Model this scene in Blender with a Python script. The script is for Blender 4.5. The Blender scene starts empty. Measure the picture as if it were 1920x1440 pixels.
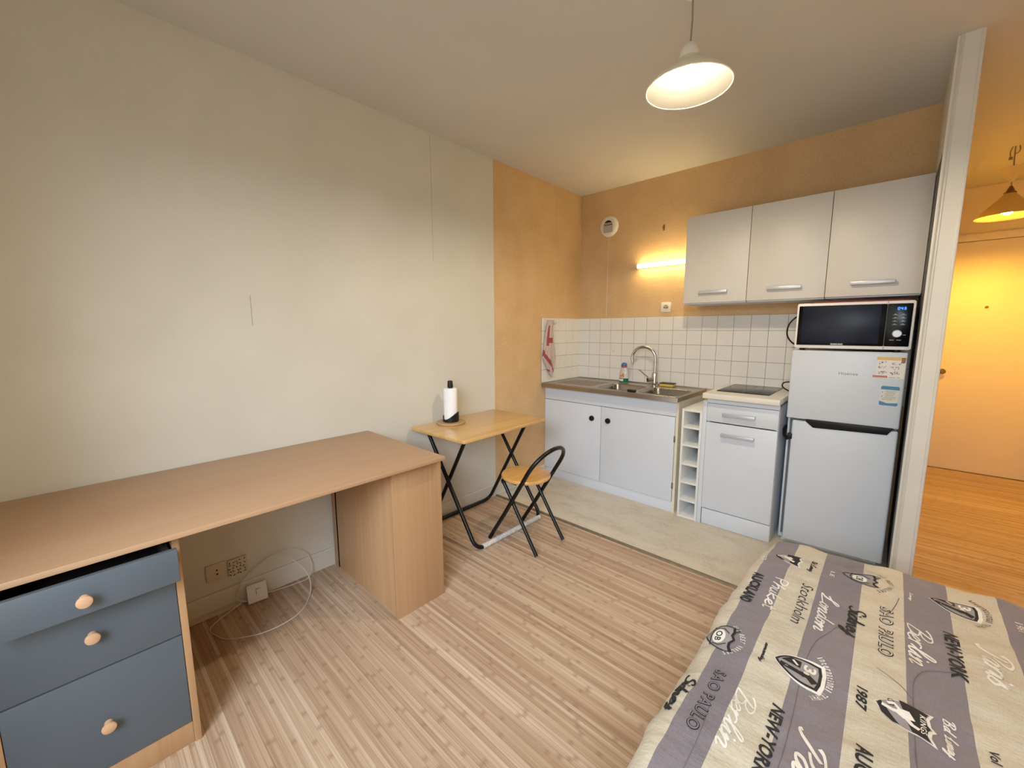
import bpy, bmesh, math, random
from mathutils import Vector, Matrix
from math import sin, cos, pi, radians, floor

random.seed(7)
C = bpy.context.scene.collection

# ------------------------------------------------------------------ colours and materials
def lin(c):
    return tuple((v / 12.92 if v <= 0.04045 else ((v + 0.055) / 1.055) ** 2.4) for v in (x / 255.0 for x in c))

def rgba(c):
    r = lin(c)
    return (r[0], r[1], r[2], 1.0)

class NT:
    """small node-tree helper"""
    def __init__(s, name):
        s.m = bpy.data.materials.new(name)
        s.m.use_nodes = True
        s.t = s.m.node_tree
        s.b = s.t.nodes['Principled BSDF']
        s.out = s.t.nodes['Material Output']
    def n(s, typ, **kw):
        nd = s.t.nodes.new(typ)
        for k, v in kw.items():
            setattr(nd, k, v)
        return nd
    def l(s, a, b):
        s.t.links.new(a, b)
    def inp(s, sock, v):
        if hasattr(v, 'is_linked') or hasattr(v, 'links'):
            s.l(v, sock)
        else:
            sock.default_value = v
    def math(s, op, a, b=0.0, c=0.0):
        nd = s.n('ShaderNodeMath', operation=op)
        s.inp(nd.inputs[0], a)
        s.inp(nd.inputs[1], b)
        s.inp(nd.inputs[2], c)
        return nd.outputs[0]
    def mix(s, fac, a, b):
        nd = s.n('ShaderNodeMix', data_type='RGBA')
        s.inp(nd.inputs[0], fac)
        s.inp(nd.inputs[6], a)
        s.inp(nd.inputs[7], b)
        return nd.outputs[2]
    def mult(s, fac, a, b):
        nd = s.n('ShaderNodeMix', data_type='RGBA', blend_type='MULTIPLY')
        s.inp(nd.inputs[0], fac)
        s.inp(nd.inputs[6], a)
        s.inp(nd.inputs[7], b)
        return nd.outputs[2]
    def coord(s, scale=(1, 1, 1), kind='Object'):
        tc = s.n('ShaderNodeTexCoord')
        mp = s.n('ShaderNodeMapping')
        mp.inputs['Scale'].default_value = scale
        s.l(tc.outputs[kind], mp.inputs['Vector'])
        return mp.outputs[0]
    def noise(s, vec, scale=5.0, detail=3.0, rough=0.5):
        nd = s.n('ShaderNodeTexNoise')
        nd.inputs['Scale'].default_value = scale
        nd.inputs['Detail'].default_value = detail
        nd.inputs['Roughness'].default_value = rough
        s.l(vec, nd.inputs['Vector'])
        return nd.outputs['Fac']
    def ramp(s, fac, stops):
        nd = s.n('ShaderNodeValToRGB')
        cr = nd.color_ramp
        while len(cr.elements) < len(stops):
            cr.elements.new(0.5)
        for e, (p, c) in zip(cr.elements, stops):
            e.position = p
            e.color = c
        s.l(fac, nd.inputs[0])
        return nd.outputs[0]
    def bump(s, h, strength=0.2, dist=0.002):
        nd = s.n('ShaderNodeBump')
        nd.inputs['Strength'].default_value = strength
        nd.inputs['Distance'].default_value = dist
        s.l(h, nd.inputs['Height'])
        s.l(nd.outputs[0], s.b.inputs['Normal'])

def plain(name, col, rough=0.5, metal=0.0, var=0.04, scale=8.0, bump=0.0, bscale=200.0, spec=0.5, coat=0.0):
    t = NT(name)
    v = t.coord()
    f = t.noise(v, scale, 3.0)
    c = rgba(col)
    lo = tuple(x * (1 - var) for x in c[:3]) + (1,)
    hi = tuple(min(1, x * (1 + var)) for x in c[:3]) + (1,)
    t.l(t.ramp(f, [(0.3, lo), (0.7, hi)]), t.b.inputs['Base Color'])
    t.b.inputs['Roughness'].default_value = rough
    t.b.inputs['Metallic'].default_value = metal
    t.b.inputs['Specular IOR Level'].default_value = spec
    t.b.inputs['Coat Weight'].default_value = coat
    if bump:
        t.bump(t.noise(v, bscale, 2.0), bump)
    return t.m

def emis(name, col, strength):
    t = NT(name)
    t.b.inputs['Base Color'].default_value = rgba(col)
    t.b.inputs['Emission Color'].default_value = rgba(col)
    t.b.inputs['Emission Strength'].default_value = strength
    return t.m

def grain(name, dark, mid, light, axis='y', fine=60.0, rough=0.4, strips=0.0, coat=0.0):
    """wood with the grain along one axis"""
    t = NT(name)
    s = {'x': (1.3, fine, fine), 'y': (fine, 1.3, fine), 'z': (fine, fine, 1.3)}[axis]
    f = t.noise(t.coord(s), 1.0, 4.0, 0.6)
    s2 = {'x': (0.9, 9, 9), 'y': (9, 0.9, 9), 'z': (9, 9, 0.9)}[axis]
    g = t.noise(t.coord(s2), 1.0, 2.0)
    h = t.math('ADD', t.math('MULTIPLY', f, 0.6), t.math('MULTIPLY', g, 0.4))
    if strips:
        tc = t.n('ShaderNodeTexCoord')
        sp = t.n('ShaderNodeSeparateXYZ')
        t.l(tc.outputs['Object'], sp.inputs[0])
        a = sp.outputs['X' if axis == 'y' else 'Y']
        row = t.math('FLOOR', t.math('DIVIDE', a, strips))
        wn = t.n('ShaderNodeTexWhiteNoise', noise_dimensions='1D')
        t.l(row, wn.inputs['W'])
        h = t.math('ADD', t.math('MULTIPLY', h, 0.75), t.math('MULTIPLY', wn.outputs['Value'], 0.22))
    t.l(t.ramp(h, [(0.25, rgba(dark)), (0.5, rgba(mid)), (0.75, rgba(light))]), t.b.inputs['Base Color'])
    t.b.inputs['Roughness'].default_value = rough
    t.b.inputs['Coat Weight'].default_value = coat
    t.b.inputs['Coat Roughness'].default_value = 0.15
    return t.m

def bamboo(name):
    t = NT(name)
    tc = t.n('ShaderNodeTexCoord')
    sp = t.n('ShaderNodeSeparateXYZ')
    t.l(tc.outputs['Object'], sp.inputs[0])
    X, Y = sp.outputs['X'], sp.outputs['Y']
    W = 0.0150
    yy = t.math('DIVIDE', Y, W)
    row = t.math('FLOOR', yy)
    wn = t.n('ShaderNodeTexWhiteNoise', noise_dimensions='1D')
    t.l(row, wn.inputs['W'])
    r = wn.outputs['Value']
    xs = t.math('ADD', X, t.math('MULTIPLY', r, 7.0))
    cmb = t.n('ShaderNodeCombineXYZ')
    t.l(t.math('MULTIPLY', xs, 1.1), cmb.inputs[0])
    t.l(t.math('MULTIPLY', row, 7.31), cmb.inputs[1])
    v = t.noise(cmb.outputs[0], 1.0, 1.0)
    v = t.math('ADD', t.math('MULTIPLY', v, 0.9), t.math('MULTIPLY', t.math('SUBTRACT', r, 0.45), 0.62))
    st = t.noise(t.coord((2.2, 190, 1)), 1.0, 3.0, 0.6)
    big = t.noise(t.coord((1, 1, 1)), 2.3, 2.0)
    h = t.math('ADD', t.math('MULTIPLY', v, 0.40), t.math('ADD', t.math('MULTIPLY', st, 0.62), t.math('MULTIPLY', big, 0.12)))
    col = t.ramp(h, [(0.22, rgba((120, 90, 68))), (0.44, rgba((158, 127, 101))), (0.62, rgba((182, 154, 127))), (0.84, rgba((210, 188, 164)))])
    gap = t.math('LESS_THAN', t.math('FRACT', yy), 0.09)
    col = t.mix(t.math('MULTIPLY', gap, 0.45), col, rgba((118, 88, 66)))
    # bamboo knots: short darker marks across a strip
    kx = t.math('ADD', t.math('DIVIDE', xs, 0.21), t.math('MULTIPLY', r, 3.0))
    kn = t.math('MAXIMUM', 0.0, t.math('SUBTRACT', 1.0, t.math('DIVIDE', t.math('ABSOLUTE', t.math('SUBTRACT', t.math('FRACT', kx), 0.5)), 0.075)))
    w3 = t.n('ShaderNodeTexWhiteNoise', noise_dimensions='2D')
    c3 = t.n('ShaderNodeCombineXYZ')
    t.l(row, c3.inputs[0])
    t.l(t.math('FLOOR', kx), c3.inputs[1])
    t.l(c3.outputs[0], w3.inputs['Vector'])
    kn = t.math('MULTIPLY', kn, t.math('GREATER_THAN', w3.outputs['Value'], 0.45))
    col = t.mix(t.math('MULTIPLY', kn, 0.5), col, rgba((126, 92, 66)))
    t.l(col, t.b.inputs['Base Color'])
    t.b.inputs['Roughness'].default_value = 0.42
    t.b.inputs['Specular IOR Level'].default_value = 0.35
    t.bump(st, 0.06, 0.001)
    return t.m

def vinyl(name):
    t = NT(name)
    a = t.noise(t.coord((4, 8, 1)), 1.2, 5.0, 0.65)
    b = t.noise(t.coord(), 60.0, 4.0, 0.7)
    h = t.math('ADD', t.math('MULTIPLY', a, 0.65), t.math('MULTIPLY', b, 0.35))
    t.l(t.ramp(h, [(0.3, rgba((172, 158, 136))), (0.48, rgba((204, 192, 170))), (0.68, rgba((216, 206, 186)))]), t.b.inputs['Base Color'])
    t.b.inputs['Roughness'].default_value = 0.45
    return t.m

def wallpaper(name, dark, light, seams=(), scale=3.0, fine=160.0, bump=0.25, rough=0.85, axis='Y', fmix=0.35):
    t = NT(name)
    v = t.coord()
    a = t.noise(v, scale, 3.0)
    b = t.noise(v, fine, 3.0, 0.6)
    h = t.math('ADD', t.math('MULTIPLY', a, 1 - fmix), t.math('MULTIPLY', b, fmix))
    col = t.ramp(h, [(0.35, rgba(dark)), (0.65, rgba(light))])
    if seams:
        tc = t.n('ShaderNodeTexCoord')
        sp = t.n('ShaderNodeSeparateXYZ')
        t.l(tc.outputs['Object'], sp.inputs[0])
        for pos, z0, z1, w, k in seams:
            d = t.math('LESS_THAN', t.math('ABSOLUTE', t.math('SUBTRACT', sp.outputs[axis], pos)), w)
            d = t.math('MULTIPLY', d, t.math('GREATER_THAN', sp.outputs['Z'], z0))
            d = t.math('MULTIPLY', d, t.math('LESS_THAN', sp.outputs['Z'], z1))
            col = t.mix(t.math('MULTIPLY', d, k), col, rgba((90, 78, 58)))
    t.l(col, t.b.inputs['Base Color'])
    t.b.inputs['Roughness'].default_value = rough
    t.b.inputs['Specular IOR Level'].default_value = 0.2
    t.bump(b, bump, 0.0015)
    return t.m

def fabric(name, col, var=0.12, crumple=False):
    t = NT(name)
    a = t.noise(t.coord((60, 900, 60)), 1.0, 2.0)
    b = t.noise(t.coord((900, 60, 60)), 1.0, 2.0)
    g = t.noise(t.coord(), 5.0, 3.0)
    h = t.math('ADD', t.math('MULTIPLY', t.math('ADD', a, b), 0.36), t.math('MULTIPLY', g, 0.28))
    c = rgba(col)
    lo = tuple(x * (1 - var * 1.6) for x in c[:3]) + (1,)
    hi = tuple(min(1, x * (1 + var * 1.6)) for x in c[:3]) + (1,)
    t.l(t.ramp(h, [(0.35, lo), (0.65, hi)]), t.b.inputs['Base Color'])
    t.b.inputs['Roughness'].default_value = 0.95
    t.b.inputs['Specular IOR Level'].default_value = 0.1
    t.b.inputs['Sheen Weight'].default_value = 0.2
    if crumple:
        k = t.noise(t.coord((7, 16, 7)), 1.0, 4.0, 0.62)
        t.bump(t.math('ADD', t.math('MULTIPLY', k, 1.0), t.math('MULTIPLY', h, 0.03)), 0.36, 0.03)
    else:
        t.bump(h, 0.35, 0.001)
    return t.m

def brushed(name, col, rough=0.28, axis='x'):
    t = NT(name)
    s = {'x': (2, 260, 260), 'y': (260, 2, 260)}[axis]
    f = t.noise(t.coord(s), 1.0, 3.0)
    c = rgba(col)
    t.l(t.ramp(f, [(0.3, tuple(x * 0.8 for x in c[:3]) + (1,)), (0.7, c)]), t.b.inputs['Base Color'])
    t.b.inputs['Metallic'].default_value = 1.0
    t.b.inputs['Roughness'].default_value = rough
    return t.m

MT = {}
MT['cream_wall'] = wallpaper('cream_wallpaper', (202, 198, 184), (210, 206, 193),
                             seams=((-1.695, 1.75, 2.5, 0.0022, 0.35), (-1.688, 0.9, 1.75, 0.0015, 0.08), (-2.745, 1.33, 1.47, 0.0016, 0.6), (-3.72, 0.75, 2.5, 0.002, 0.08)))
MT['orange_wall'] = wallpaper('orange_wallpaper', (196, 158, 110), (212, 176, 130),
                              seams=((-0.39, 2.1, 2.4, 0.002, 0.3),), scale=5.0, fine=70.0, bump=0.3, fmix=0.5)
MT['ceiling'] = wallpaper('ceiling_paint', (196, 193, 187), (203, 200, 194), scale=1.5, bump=0.1)
MT['hall_wall'] = wallpaper('hall_paint', (226, 208, 172), (232, 214, 180), scale=2.0, bump=0.1)
MT['dark_side'] = plain('dark_grey_side', (40, 40, 44), 0.6)
MT['white_trim'] = plain('white_gloss_paint', (214, 210, 200), 0.4, var=0.03)
MT['baseboard'] = plain('cream_gloss_paint', (206, 200, 186), 0.45, var=0.05, scale=4)
MT['bamboo'] = bamboo('bamboo_parquet')
MT['vinyl'] = vinyl('mottled_vinyl')
MT['bronze'] = plain('worn_brown_metal', (122, 108, 88), 0.45, 0.6, var=0.2, scale=30)
MT['tile'] = plain('white_glazed_tile', (219, 217, 212), 0.12, var=0.03, scale=6)
MT['grout'] = plain('grey_grout', (128, 120, 108), 0.9)
MT['laminate'] = grain('beech_laminate', (164, 124, 90), (173, 134, 99), (183, 145, 110), 'y', 90, 0.42)
MT['laminate_v'] = grain('beech_laminate_upright', (156, 113, 74), (169, 127, 87), (180, 139, 99), 'z', 70, 0.45)
MT['laminate_edge'] = plain('beech_edging', (172, 132, 98), 0.5, var=0.06)
MT['blue_front'] = plain('slate_blue_laminate', (72, 82, 92), 0.5, var=0.03, bump=0.04, bscale=300)
MT['dark_inside'] = plain('dark_drawer_inside', (38, 28, 20), 0.8)
MT['knob_wood'] = grain('turned_wood', (188, 140, 104), (202, 156, 118), (214, 170, 134), 'x', 60, 0.35)
MT['pine'] = grain('varnished_pine', (192, 142, 76), (208, 162, 96), (222, 180, 116), 'y', 40, 0.28, strips=0.05, coat=0.4)
MT['seat_wood'] = grain('varnished_seat_wood', (192, 134, 62), (208, 152, 80), (218, 166, 96), 'y', 30, 0.25, coat=0.4)
MT['black_tube'] = plain('black_enamel', (8, 8, 9), 0.34, spec=0.25)
MT['wrap'] = plain('torn_white_wrapping', (196, 192, 186), 0.7, var=0.3, scale=60, bump=0.6, bscale=90)
MT['paper'] = plain('white_paper_towel', (244, 244, 244), 0.9, var=0.02, bump=0.3, bscale=120)
MT['disc_wood'] = grain('round_base_wood', (150, 112, 66), (172, 134, 86), (190, 152, 102), 'y', 40, 0.5)
MT['black_plastic'] = plain('matt_black_plastic', (9, 10, 11), 0.5, spec=0.25)
MT['white_lam'] = plain('white_laminate', (208, 215, 226), 0.38, var=0.015)
MT['white_lam2'] = plain('white_laminate_rack', (226, 226, 224), 0.4, var=0.02)
MT['grey_front'] = plain('pale_grey_laminate', (206, 202, 194), 0.42, var=0.015)
MT['yellowed'] = plain('yellowed_laminate', (222, 213, 190), 0.5, var=0.05)
MT['worktop'] = plain('cream_worktop', (222, 218, 206), 0.4, var=0.02)
MT['steel'] = brushed('brushed_steel', (168, 160, 150), 0.3)
MT['steel_basin'] = plain('polished_steel', (150, 146, 140), 0.22, 1.0, var=0.08)
MT['chrome'] = plain('chrome', (205, 205, 205), 0.06, 1.0, var=0.01)
MT['alu'] = plain('satin_aluminium', (186, 190, 200), 0.38, 0.35, var=0.03)
MT['hob_glass'] = plain('black_ceramic_glass', (12, 12, 14), 0.16, spec=0.1)
MT['hob_line'] = plain('grey_hob_marking', (92, 92, 96), 0.3)
MT['fridge'] = plain('white_fridge_enamel', (198, 206, 217), 0.36, var=0.012, bump=0.03, bscale=400)
MT['gasket'] = plain('grey_gasket', (84, 86, 90), 0.7)
MT['mw_white'] = plain('white_microwave_plastic', (228, 224, 222), 0.35)
MT['mw_black'] = plain('black_gloss_panel', (4, 5, 7), 0.2, spec=0.12)
MT['mw_window'] = plain('smoked_door_window', (15, 19, 34), 0.3, var=0.4, scale=9, spec=0.12)
MT['mw_grey'] = plain('grey_print', (140, 142, 148), 0.5)
MT['mw_display'] = emis('blue_clock_digits', (40, 110, 255), 5.0)
MT['red'] = plain('red_card', (132, 34, 26), 0.6)
MT['stick_paper'] = plain('sticker_paper', (226, 220, 214), 0.5)
MT['stick_gold'] = plain('sticker_gold', (216, 172, 92), 0.5)
MT['stick_dkgold'] = plain('sticker_dark_gold', (128, 92, 24), 0.5)
MT['stick_red'] = plain('sticker_red', (186, 96, 84), 0.5)
MT['stick_ink'] = plain('sticker_ink', (92, 70, 66), 0.6)
MT['stick_blue'] = plain('sticker_blue', (36, 112, 156), 0.45)
MT['stick_beige'] = plain('sticker_beige', (206, 206, 196), 0.5)
MT['logo_grey'] = plain('logo_grey', (120, 124, 130), 0.4)
MT['plastic_white'] = plain('white_plastic', (222, 216, 204), 0.4)
MT['plastic_cream'] = plain('cream_plastic', (198, 186, 164), 0.5, var=0.06)
MT['vent_grey'] = plain('vent_label_grey', (168, 164, 156), 0.5)
MT['brass'] = plain('dull_brass', (120, 92, 46), 0.4, 0.8)
MT['tube_lit'] = emis('lit_tube', (255, 222, 150), 48.0)
MT['bulb_lit'] = emis('lit_bulb', (255, 232, 196), 1350.0)
MT['hall_bulb'] = emis('lit_hall_bulb', (255, 182, 58), 2300.0)
MT['cord'] = plain('beige_flex', (132, 122, 104), 0.6)
MT['cable_white'] = plain('white_cable', (214, 206, 194), 0.5)
MT['door_paint'] = plain('cream_door_paint', (232, 216, 186), 0.45, var=0.015, scale=2)
MT['soap_clear'] = plain('clear_bottle_plastic', (196, 196, 186), 0.15)
MT['soap_green'] = plain('green_washing_up_liquid', (10, 88, 66), 0.15)
MT['soap_cap'] = plain('blue_cap', (34, 88, 156), 0.35)
MT['soap_red'] = plain('red_collar', (196, 66, 70), 0.4)
MT['soap_orange'] = plain('orange_label_print', (214, 120, 48), 0.4)
MT['sponge'] = plain('yellow_sponge', (206, 168, 84), 0.95, bump=0.5, bscale=300)
MT['scourer'] = plain('dark_green_scourer', (58, 62, 44), 0.95, bump=0.5, bscale=300)
MT['towel'] = fabric('pale_towel_cloth', (184, 166, 160))
MT['towel_red'] = fabric('red_towel_cloth', (146, 62, 68))
MT['quilt_cream'] = fabric('cream_quilt_cloth', (188, 178, 157), crumple=True)
MT['quilt_mauve'] = fabric('mauve_quilt_cloth', (112, 104, 110), crumple=True)
MT['print_black'] = plain('black_print', (11, 11, 15), 0.9, var=0.2, scale=120)
MT['print_white'] = plain('white_print', (226, 222, 212), 0.9, var=0.05, scale=90)
MT['print_grey'] = plain('grey_print_quilt', (138, 132, 134), 0.9)
MT['seam'] = plain('quilting_seam', (92, 84, 88), 0.95)

def shade_mat(name, col, emit):
    t = NT(name)
    t.b.inputs['Base Color'].default_value = rgba(col)
    t.b.inputs['Roughness'].default_value = 0.4
    v = t.noise(t.coord(), 14.0, 2.0)
    cr = rgba(col)
    t.l(t.ramp(v, [(0.3, tuple(x * 0.97 for x in cr[:3]) + (1,)), (0.7, cr)]), t.b.inputs['Base Color'])
    tr = t.n('ShaderNodeBsdfTranslucent')
    tr.inputs['Color'].default_value = rgba(col)
    mx = t.n('ShaderNodeMixShader')
    mx.inputs[0].default_value = emit
    t.l(t.b.outputs[0], mx.inputs[1])
    t.l(tr.outputs[0], mx.inputs[2])
    t.l(mx.outputs[0], t.out.inputs['Surface'])
    return t.m
MT['shade'] = shade_mat('white_shade_glass', (226, 222, 196), 0.02)
MT['hall_shade'] = shade_mat('hall_shade_plastic', (206, 166, 90), 0.035)
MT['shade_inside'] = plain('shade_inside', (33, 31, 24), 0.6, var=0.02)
MT['hall_shade_inside'] = plain('hall_shade_inside', (46, 40, 22), 0.6, var=0.2, scale=20)
MT['clear_cup'] = shade_mat('frosted_cup', (226, 206, 160), 0.35)

# ------------------------------------------------------------------ mesh helpers
class MB:
    def __init__(s):
        s.bm = bmesh.new()
    def _merge(s, tb, mi):
        for f in tb.faces:
            f.material_index = mi
        me = bpy.data.meshes.new('tmp')
        tb.to_mesh(me)
        tb.free()
        s.bm.from_mesh(me)
        bpy.data.meshes.remove(me)
    def box(s, x0, x1, y0, y1, z0, z1, bev=0.0, mi=0, seg=2, mat=None):
        tb = bmesh.new()
        bmesh.ops.create_cube(tb, size=1.0)
        for v in tb.verts:
            v.co = Vector(((x0 + x1) / 2 + v.co.x * (x1 - x0), (y0 + y1) / 2 + v.co.y * (y1 - y0), (z0 + z1) / 2 + v.co.z * (z1 - z0)))
        if bev:
            bmesh.ops.bevel(tb, geom=tb.edges[:], offset=bev, segments=seg, profile=0.5, affect='EDGES')
        if mat is not None:
            bmesh.ops.transform(tb, matrix=mat, verts=tb.verts)
        s._merge(tb, mi)
        return s
    def prism(s, pts, h0, h1, axis='z', bev=0.0, mi=0, seg=2):
        """closed outline pts (2-D) extruded along an axis"""
        tb = bmesh.new()
        def P(a, b, h):
            return {'z': (a, b, h), 'y': (a, h, b), 'x': (h, a, b)}[axis]
        lo = [tb.verts.new(P(a, b, h0)) for a, b in pts]
        hi = [tb.verts.new(P(a, b, h1)) for a, b in pts]
        n = len(pts)
        tb.faces.new(lo)
        tb.faces.new(hi)
        for i in range(n):
            tb.faces.new((lo[i], lo[(i + 1) % n], hi[(i + 1) % n], hi[i]))
        bmesh.ops.recalc_face_normals(tb, faces=tb.faces)
        if bev:
            es = [e for e in tb.edges if len(e.link_faces) == 2 and e.calc_face_angle(0) > 0.6]
            bmesh.ops.bevel(tb, geom=es, offset=bev, segments=seg, profile=0.5, affect='EDGES')
        s._merge(tb, mi)
        return s
    def tube(s, pts, r, seg=12, mi=0, caps=True, rr=None):
        tb = bmesh.new()
        P = [Vector(p) for p in pts]
        n = len(P)
        T = []
        for i in range(n):
            a = P[max(i - 1, 0)]
            b = P[min(i + 1, n - 1)]
            T.append((b - a).normalized())
        up = Vector((0, 0, 1)) if abs(T[0].z) < 0.9 else Vector((1, 0, 0))
        N = (up - T[0] * up.dot(T[0])).normalized()
        rings = []
        for i in range(n):
            if i:
                N = (N - T[i] * N.dot(T[i]))
                N.normalize()
            B = T[i].cross(N)
            ri = rr[i] if rr else r
            rings.append([tb.verts.new(P[i] + ri * (cos(2 * pi * k / seg) * N + sin(2 * pi * k / seg) * B)) for k in range(seg)])
        for i in range(n - 1):
            for k in range(seg):
                tb.faces.new((rings[i][k], rings[i][(k + 1) % seg], rings[i + 1][(k + 1) % seg], rings[i + 1][k]))
        if caps:
            tb.faces.new(rings[0][::-1])
            tb.faces.new(rings[-1])
        bmesh.ops.recalc_face_normals(tb, faces=tb.faces)
        s._merge(tb, mi)
        return s
    def lathe(s, prof, cx, cy, z0=0.0, seg=40, mi=0, mat=None):
        """profile of (radius, z), turned about the z axis"""
        tb = bmesh.new()
        rings = []
        for r, z in prof:
            if r < 1e-6:
                rings.append([tb.verts.new((0, 0, z))])
            else:
                rings.append([tb.verts.new((r * cos(2 * pi * k / seg), r * sin(2 * pi * k / seg), z)) for k in range(seg)])
        for a, b in zip(rings, rings[1:]):
            for k in range(seg):
                k2 = (k + 1) % seg
                if len(a) == 1 and len(b) == 1:
                    continue
                if len(a) == 1:
                    tb.faces.new((a[0], b[k], b[k2]))
                elif len(b) == 1:
                    tb.faces.new((a[k], a[k2], b[0]))
                else:
                    tb.faces.new((a[k], a[k2], b[k2], b[k]))
        bmesh.ops.recalc_face_normals(tb, faces=tb.faces)
        M = Matrix.Translation((cx, cy, z0))
        if mat is not None:
            M = M @ mat
        bmesh.ops.transform(tb, matrix=M, verts=tb.verts)
        s._merge(tb, mi)
        return s
    def quad(s, pts, mi=0):
        f = s.bm.faces.new([s.bm.verts.new(p) for p in pts])
        f.material_index = mi
        return s

# parents whose children are built in world coordinates
ORIG = {}
def obj(name, mb, mats, parent=None, smooth=True, angle=35, local=False):
    me = bpy.data.meshes.new(name)
    mb.bm.normal_update()
    mb.bm.to_mesh(me)
    mb.bm.free()
    if not isinstance(mats, (list, tuple)):
        mats = [mats]
    for m in mats:
        me.materials.append(MT[m])
    if smooth:
        for p in me.polygons:
            p.use_smooth = True
        me.set_sharp_from_angle(angle=radians(angle))
    o = bpy.data.objects.new(name, me)
    C.objects.link(o)
    if parent is not None:
        o.parent = parent
        if not local:
            me.transform(ORIG[parent.name].inverted())
            ORIG[o.name] = ORIG[parent.name].copy()
        else:
            ORIG[o.name] = Matrix.Identity(4)
    else:
        ORIG[o.name] = Matrix.Identity(4)
    return o

def tag(o, label, cat, group=None):
    o['label'] = label
    o['category'] = cat
    if group:
        o['group'] = group
    return o

def thing(name, label, cat, loc=(0, 0, 0), rotz=0.0, group=None):
    o = bpy.data.objects.new(name, None)
    o.empty_display_size = 0.1
    C.objects.link(o)
    o.location = loc
    o.rotation_euler = (0, 0, rotz)
    ORIG[o.name] = Matrix.Translation(loc) @ Matrix.Rotation(rotz, 4, 'Z')
    return tag(o, label, cat, group)

def struct(name, mb, mats, parent=None, **kw):
    o = obj(name, mb, mats, parent, **kw)
    if parent is None:
        o['kind'] = 'structure'
    return o

def arc(c, r, a0, a1, n, f):
    return [f(c[0] + r * cos(a0 + (a1 - a0) * i / n), c[1] + r * sin(a0 + (a1 - a0) * i / n)) for i in range(n + 1)]

def rrect(x0, x1, y0, y1, r, n=6):
    out = []
    for cx, cy, a in ((x1 - r, y1 - r, 0), (x0 + r, y1 - r, pi / 2), (x0 + r, y0 + r, pi), (x1 - r, y0 + r, 3 * pi / 2)):
        for i in range(n + 1):
            t = a + pi / 2 * i / n
            out.append((cx + r * cos(t), cy + r * sin(t)))
    return out

def smooth_path(pts, n=6):
    """Catmull-Rom through the points"""
    P = [Vector(p) for p in pts]
    out = []
    for i in range(len(P) - 1):
        p0 = P[max(i - 1, 0)]
        p1, p2 = P[i], P[i + 1]
        p3 = P[min(i + 2, len(P) - 1)]
        for k in range(n):
            t = k / n
            out.append(0.5 * ((2 * p1) + (p2 - p0) * t + (2 * p0 - 5 * p1 + 4 * p2 - p3) * t * t + (3 * p1 - p0 - 3 * p2 + p3) * t ** 3))
    out.append(P[-1])
    return out

def rotm(axis, a):
    return Matrix.Rotation(a, 4, axis)

def text_bm(body, shear=0.0, offset=0.0, spacing=1.0):
    """flat lettering as a bmesh in its own plane, built from the font that ships with Blender"""
    cu = bpy.data.curves.new('lettering', 'FONT')
    cu.body = body
    cu.shear = shear
    cu.offset = offset
    cu.space_character = spacing
    cu.resolution_u = 3
    o = bpy.data.objects.new('lettering', cu)
    C.objects.link(o)
    bpy.context.view_layer.update()
    dg = bpy.context.evaluated_depsgraph_get()
    me = o.evaluated_get(dg).to_mesh()
    bm = bmesh.new()
    bm.from_mesh(me)
    o.evaluated_get(dg).to_mesh_clear()
    bpy.data.objects.remove(o)
    bpy.data.curves.remove(cu)
    return bm

def add_text(mb, body, f, w, h, mi, shear=0.0, offset=0.0, spacing=1.0, sub=0.0, ref=None):
    """lettering scaled to w x h and placed through f(a, b)"""
    bm = text_bm(body, shear, offset, spacing)
    if sub:
        for _ in range(4):
            es = [e for e in bm.edges if e.calc_length() > sub]
            if not es:
                break
            bmesh.ops.subdivide_edges(bm, edges=es, cuts=1)
            bmesh.ops.triangulate(bm, faces=[q for q in bm.faces if len(q.verts) > 4])
    if ref is None:
        xs = [v.co.x for v in bm.verts]
        ys = [v.co.y for v in bm.verts]
        ref = (min(xs), max(xs), min(ys), max(ys))
    x0, x1, y0, y1 = ref
    for v in bm.verts:
        v.co = Vector(f((v.co.x - x0) / (x1 - x0) * w, (v.co.y - y0) / (y1 - y0) * h))
    mb._merge(bm, mi)
    return ref

# ================================================================== the room
H = 2.515
YW = -3.90       # window wall
XR = 3.65        # right wall
YH = 2.14        # end of the entrance hall

struct('floor', MB().box(0, XR, YW, YH, -0.06, 0.0), 'bamboo', smooth=False)
struct('floor_kitchen', MB().box(0.0, 2.30, -1.15, 0.0, 0.0005, 0.004), 'vinyl', smooth=False)
struct('trim_1', MB().prism([(-1.166, 0.0), (-1.160, 0.007), (-1.146, 0.008), (-1.138, 0.003), (-1.138, 0.0)], 0.0, 2.3, axis='x'), 'bronze')
struct('ceiling', MB().box(0, XR, YW, YH, H, H + 0.1), 'ceiling', smooth=False)
struct('wall_left', MB().box(-0.1, 0.0, YW, -1.149, 0, H, mi=0).box(-0.1, 0.0, -1.149, 0.0, 0, H, mi=1), ['cream_wall', 'orange_wall'], smooth=False)
struct('wall_back', MB().box(-0.1, 2.30, 0.0, 0.1, 0, H), 'orange_wall', smooth=False)
struct('wall_partition', MB().box(2.30, 2.376, -0.695, YH, 0, H).box(2.2992, 2.3004, -0.688, -0.001, 0.001, 2.07, mi=1), ['white_trim', 'dark_side'], smooth=False)  # thin dark grey sheet over the kitchen-side face, up to wall cabinet height
struct('wall_hall', MB().box(2.30, XR + 0.1, YH, YH + 0.1, 0, H), 'hall_wall', smooth=False)
struct('wall_right', MB().box(XR, XR + 0.1, YW, YH, 0, H), 'hall_wall', smooth=False)
w = MB()
w.box(0, 1.10, YW - 0.1, YW, 0, H).box(2.95, XR, YW - 0.1, YW, 0, H).box(1.10, 2.95, YW - 0.1, YW, 0, 0.3).box(1.10, 2.95, YW - 0.1, YW, 2.10, H)
struct('wall_window', w, 'cream_wall', smooth=False)
w = MB()
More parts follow.
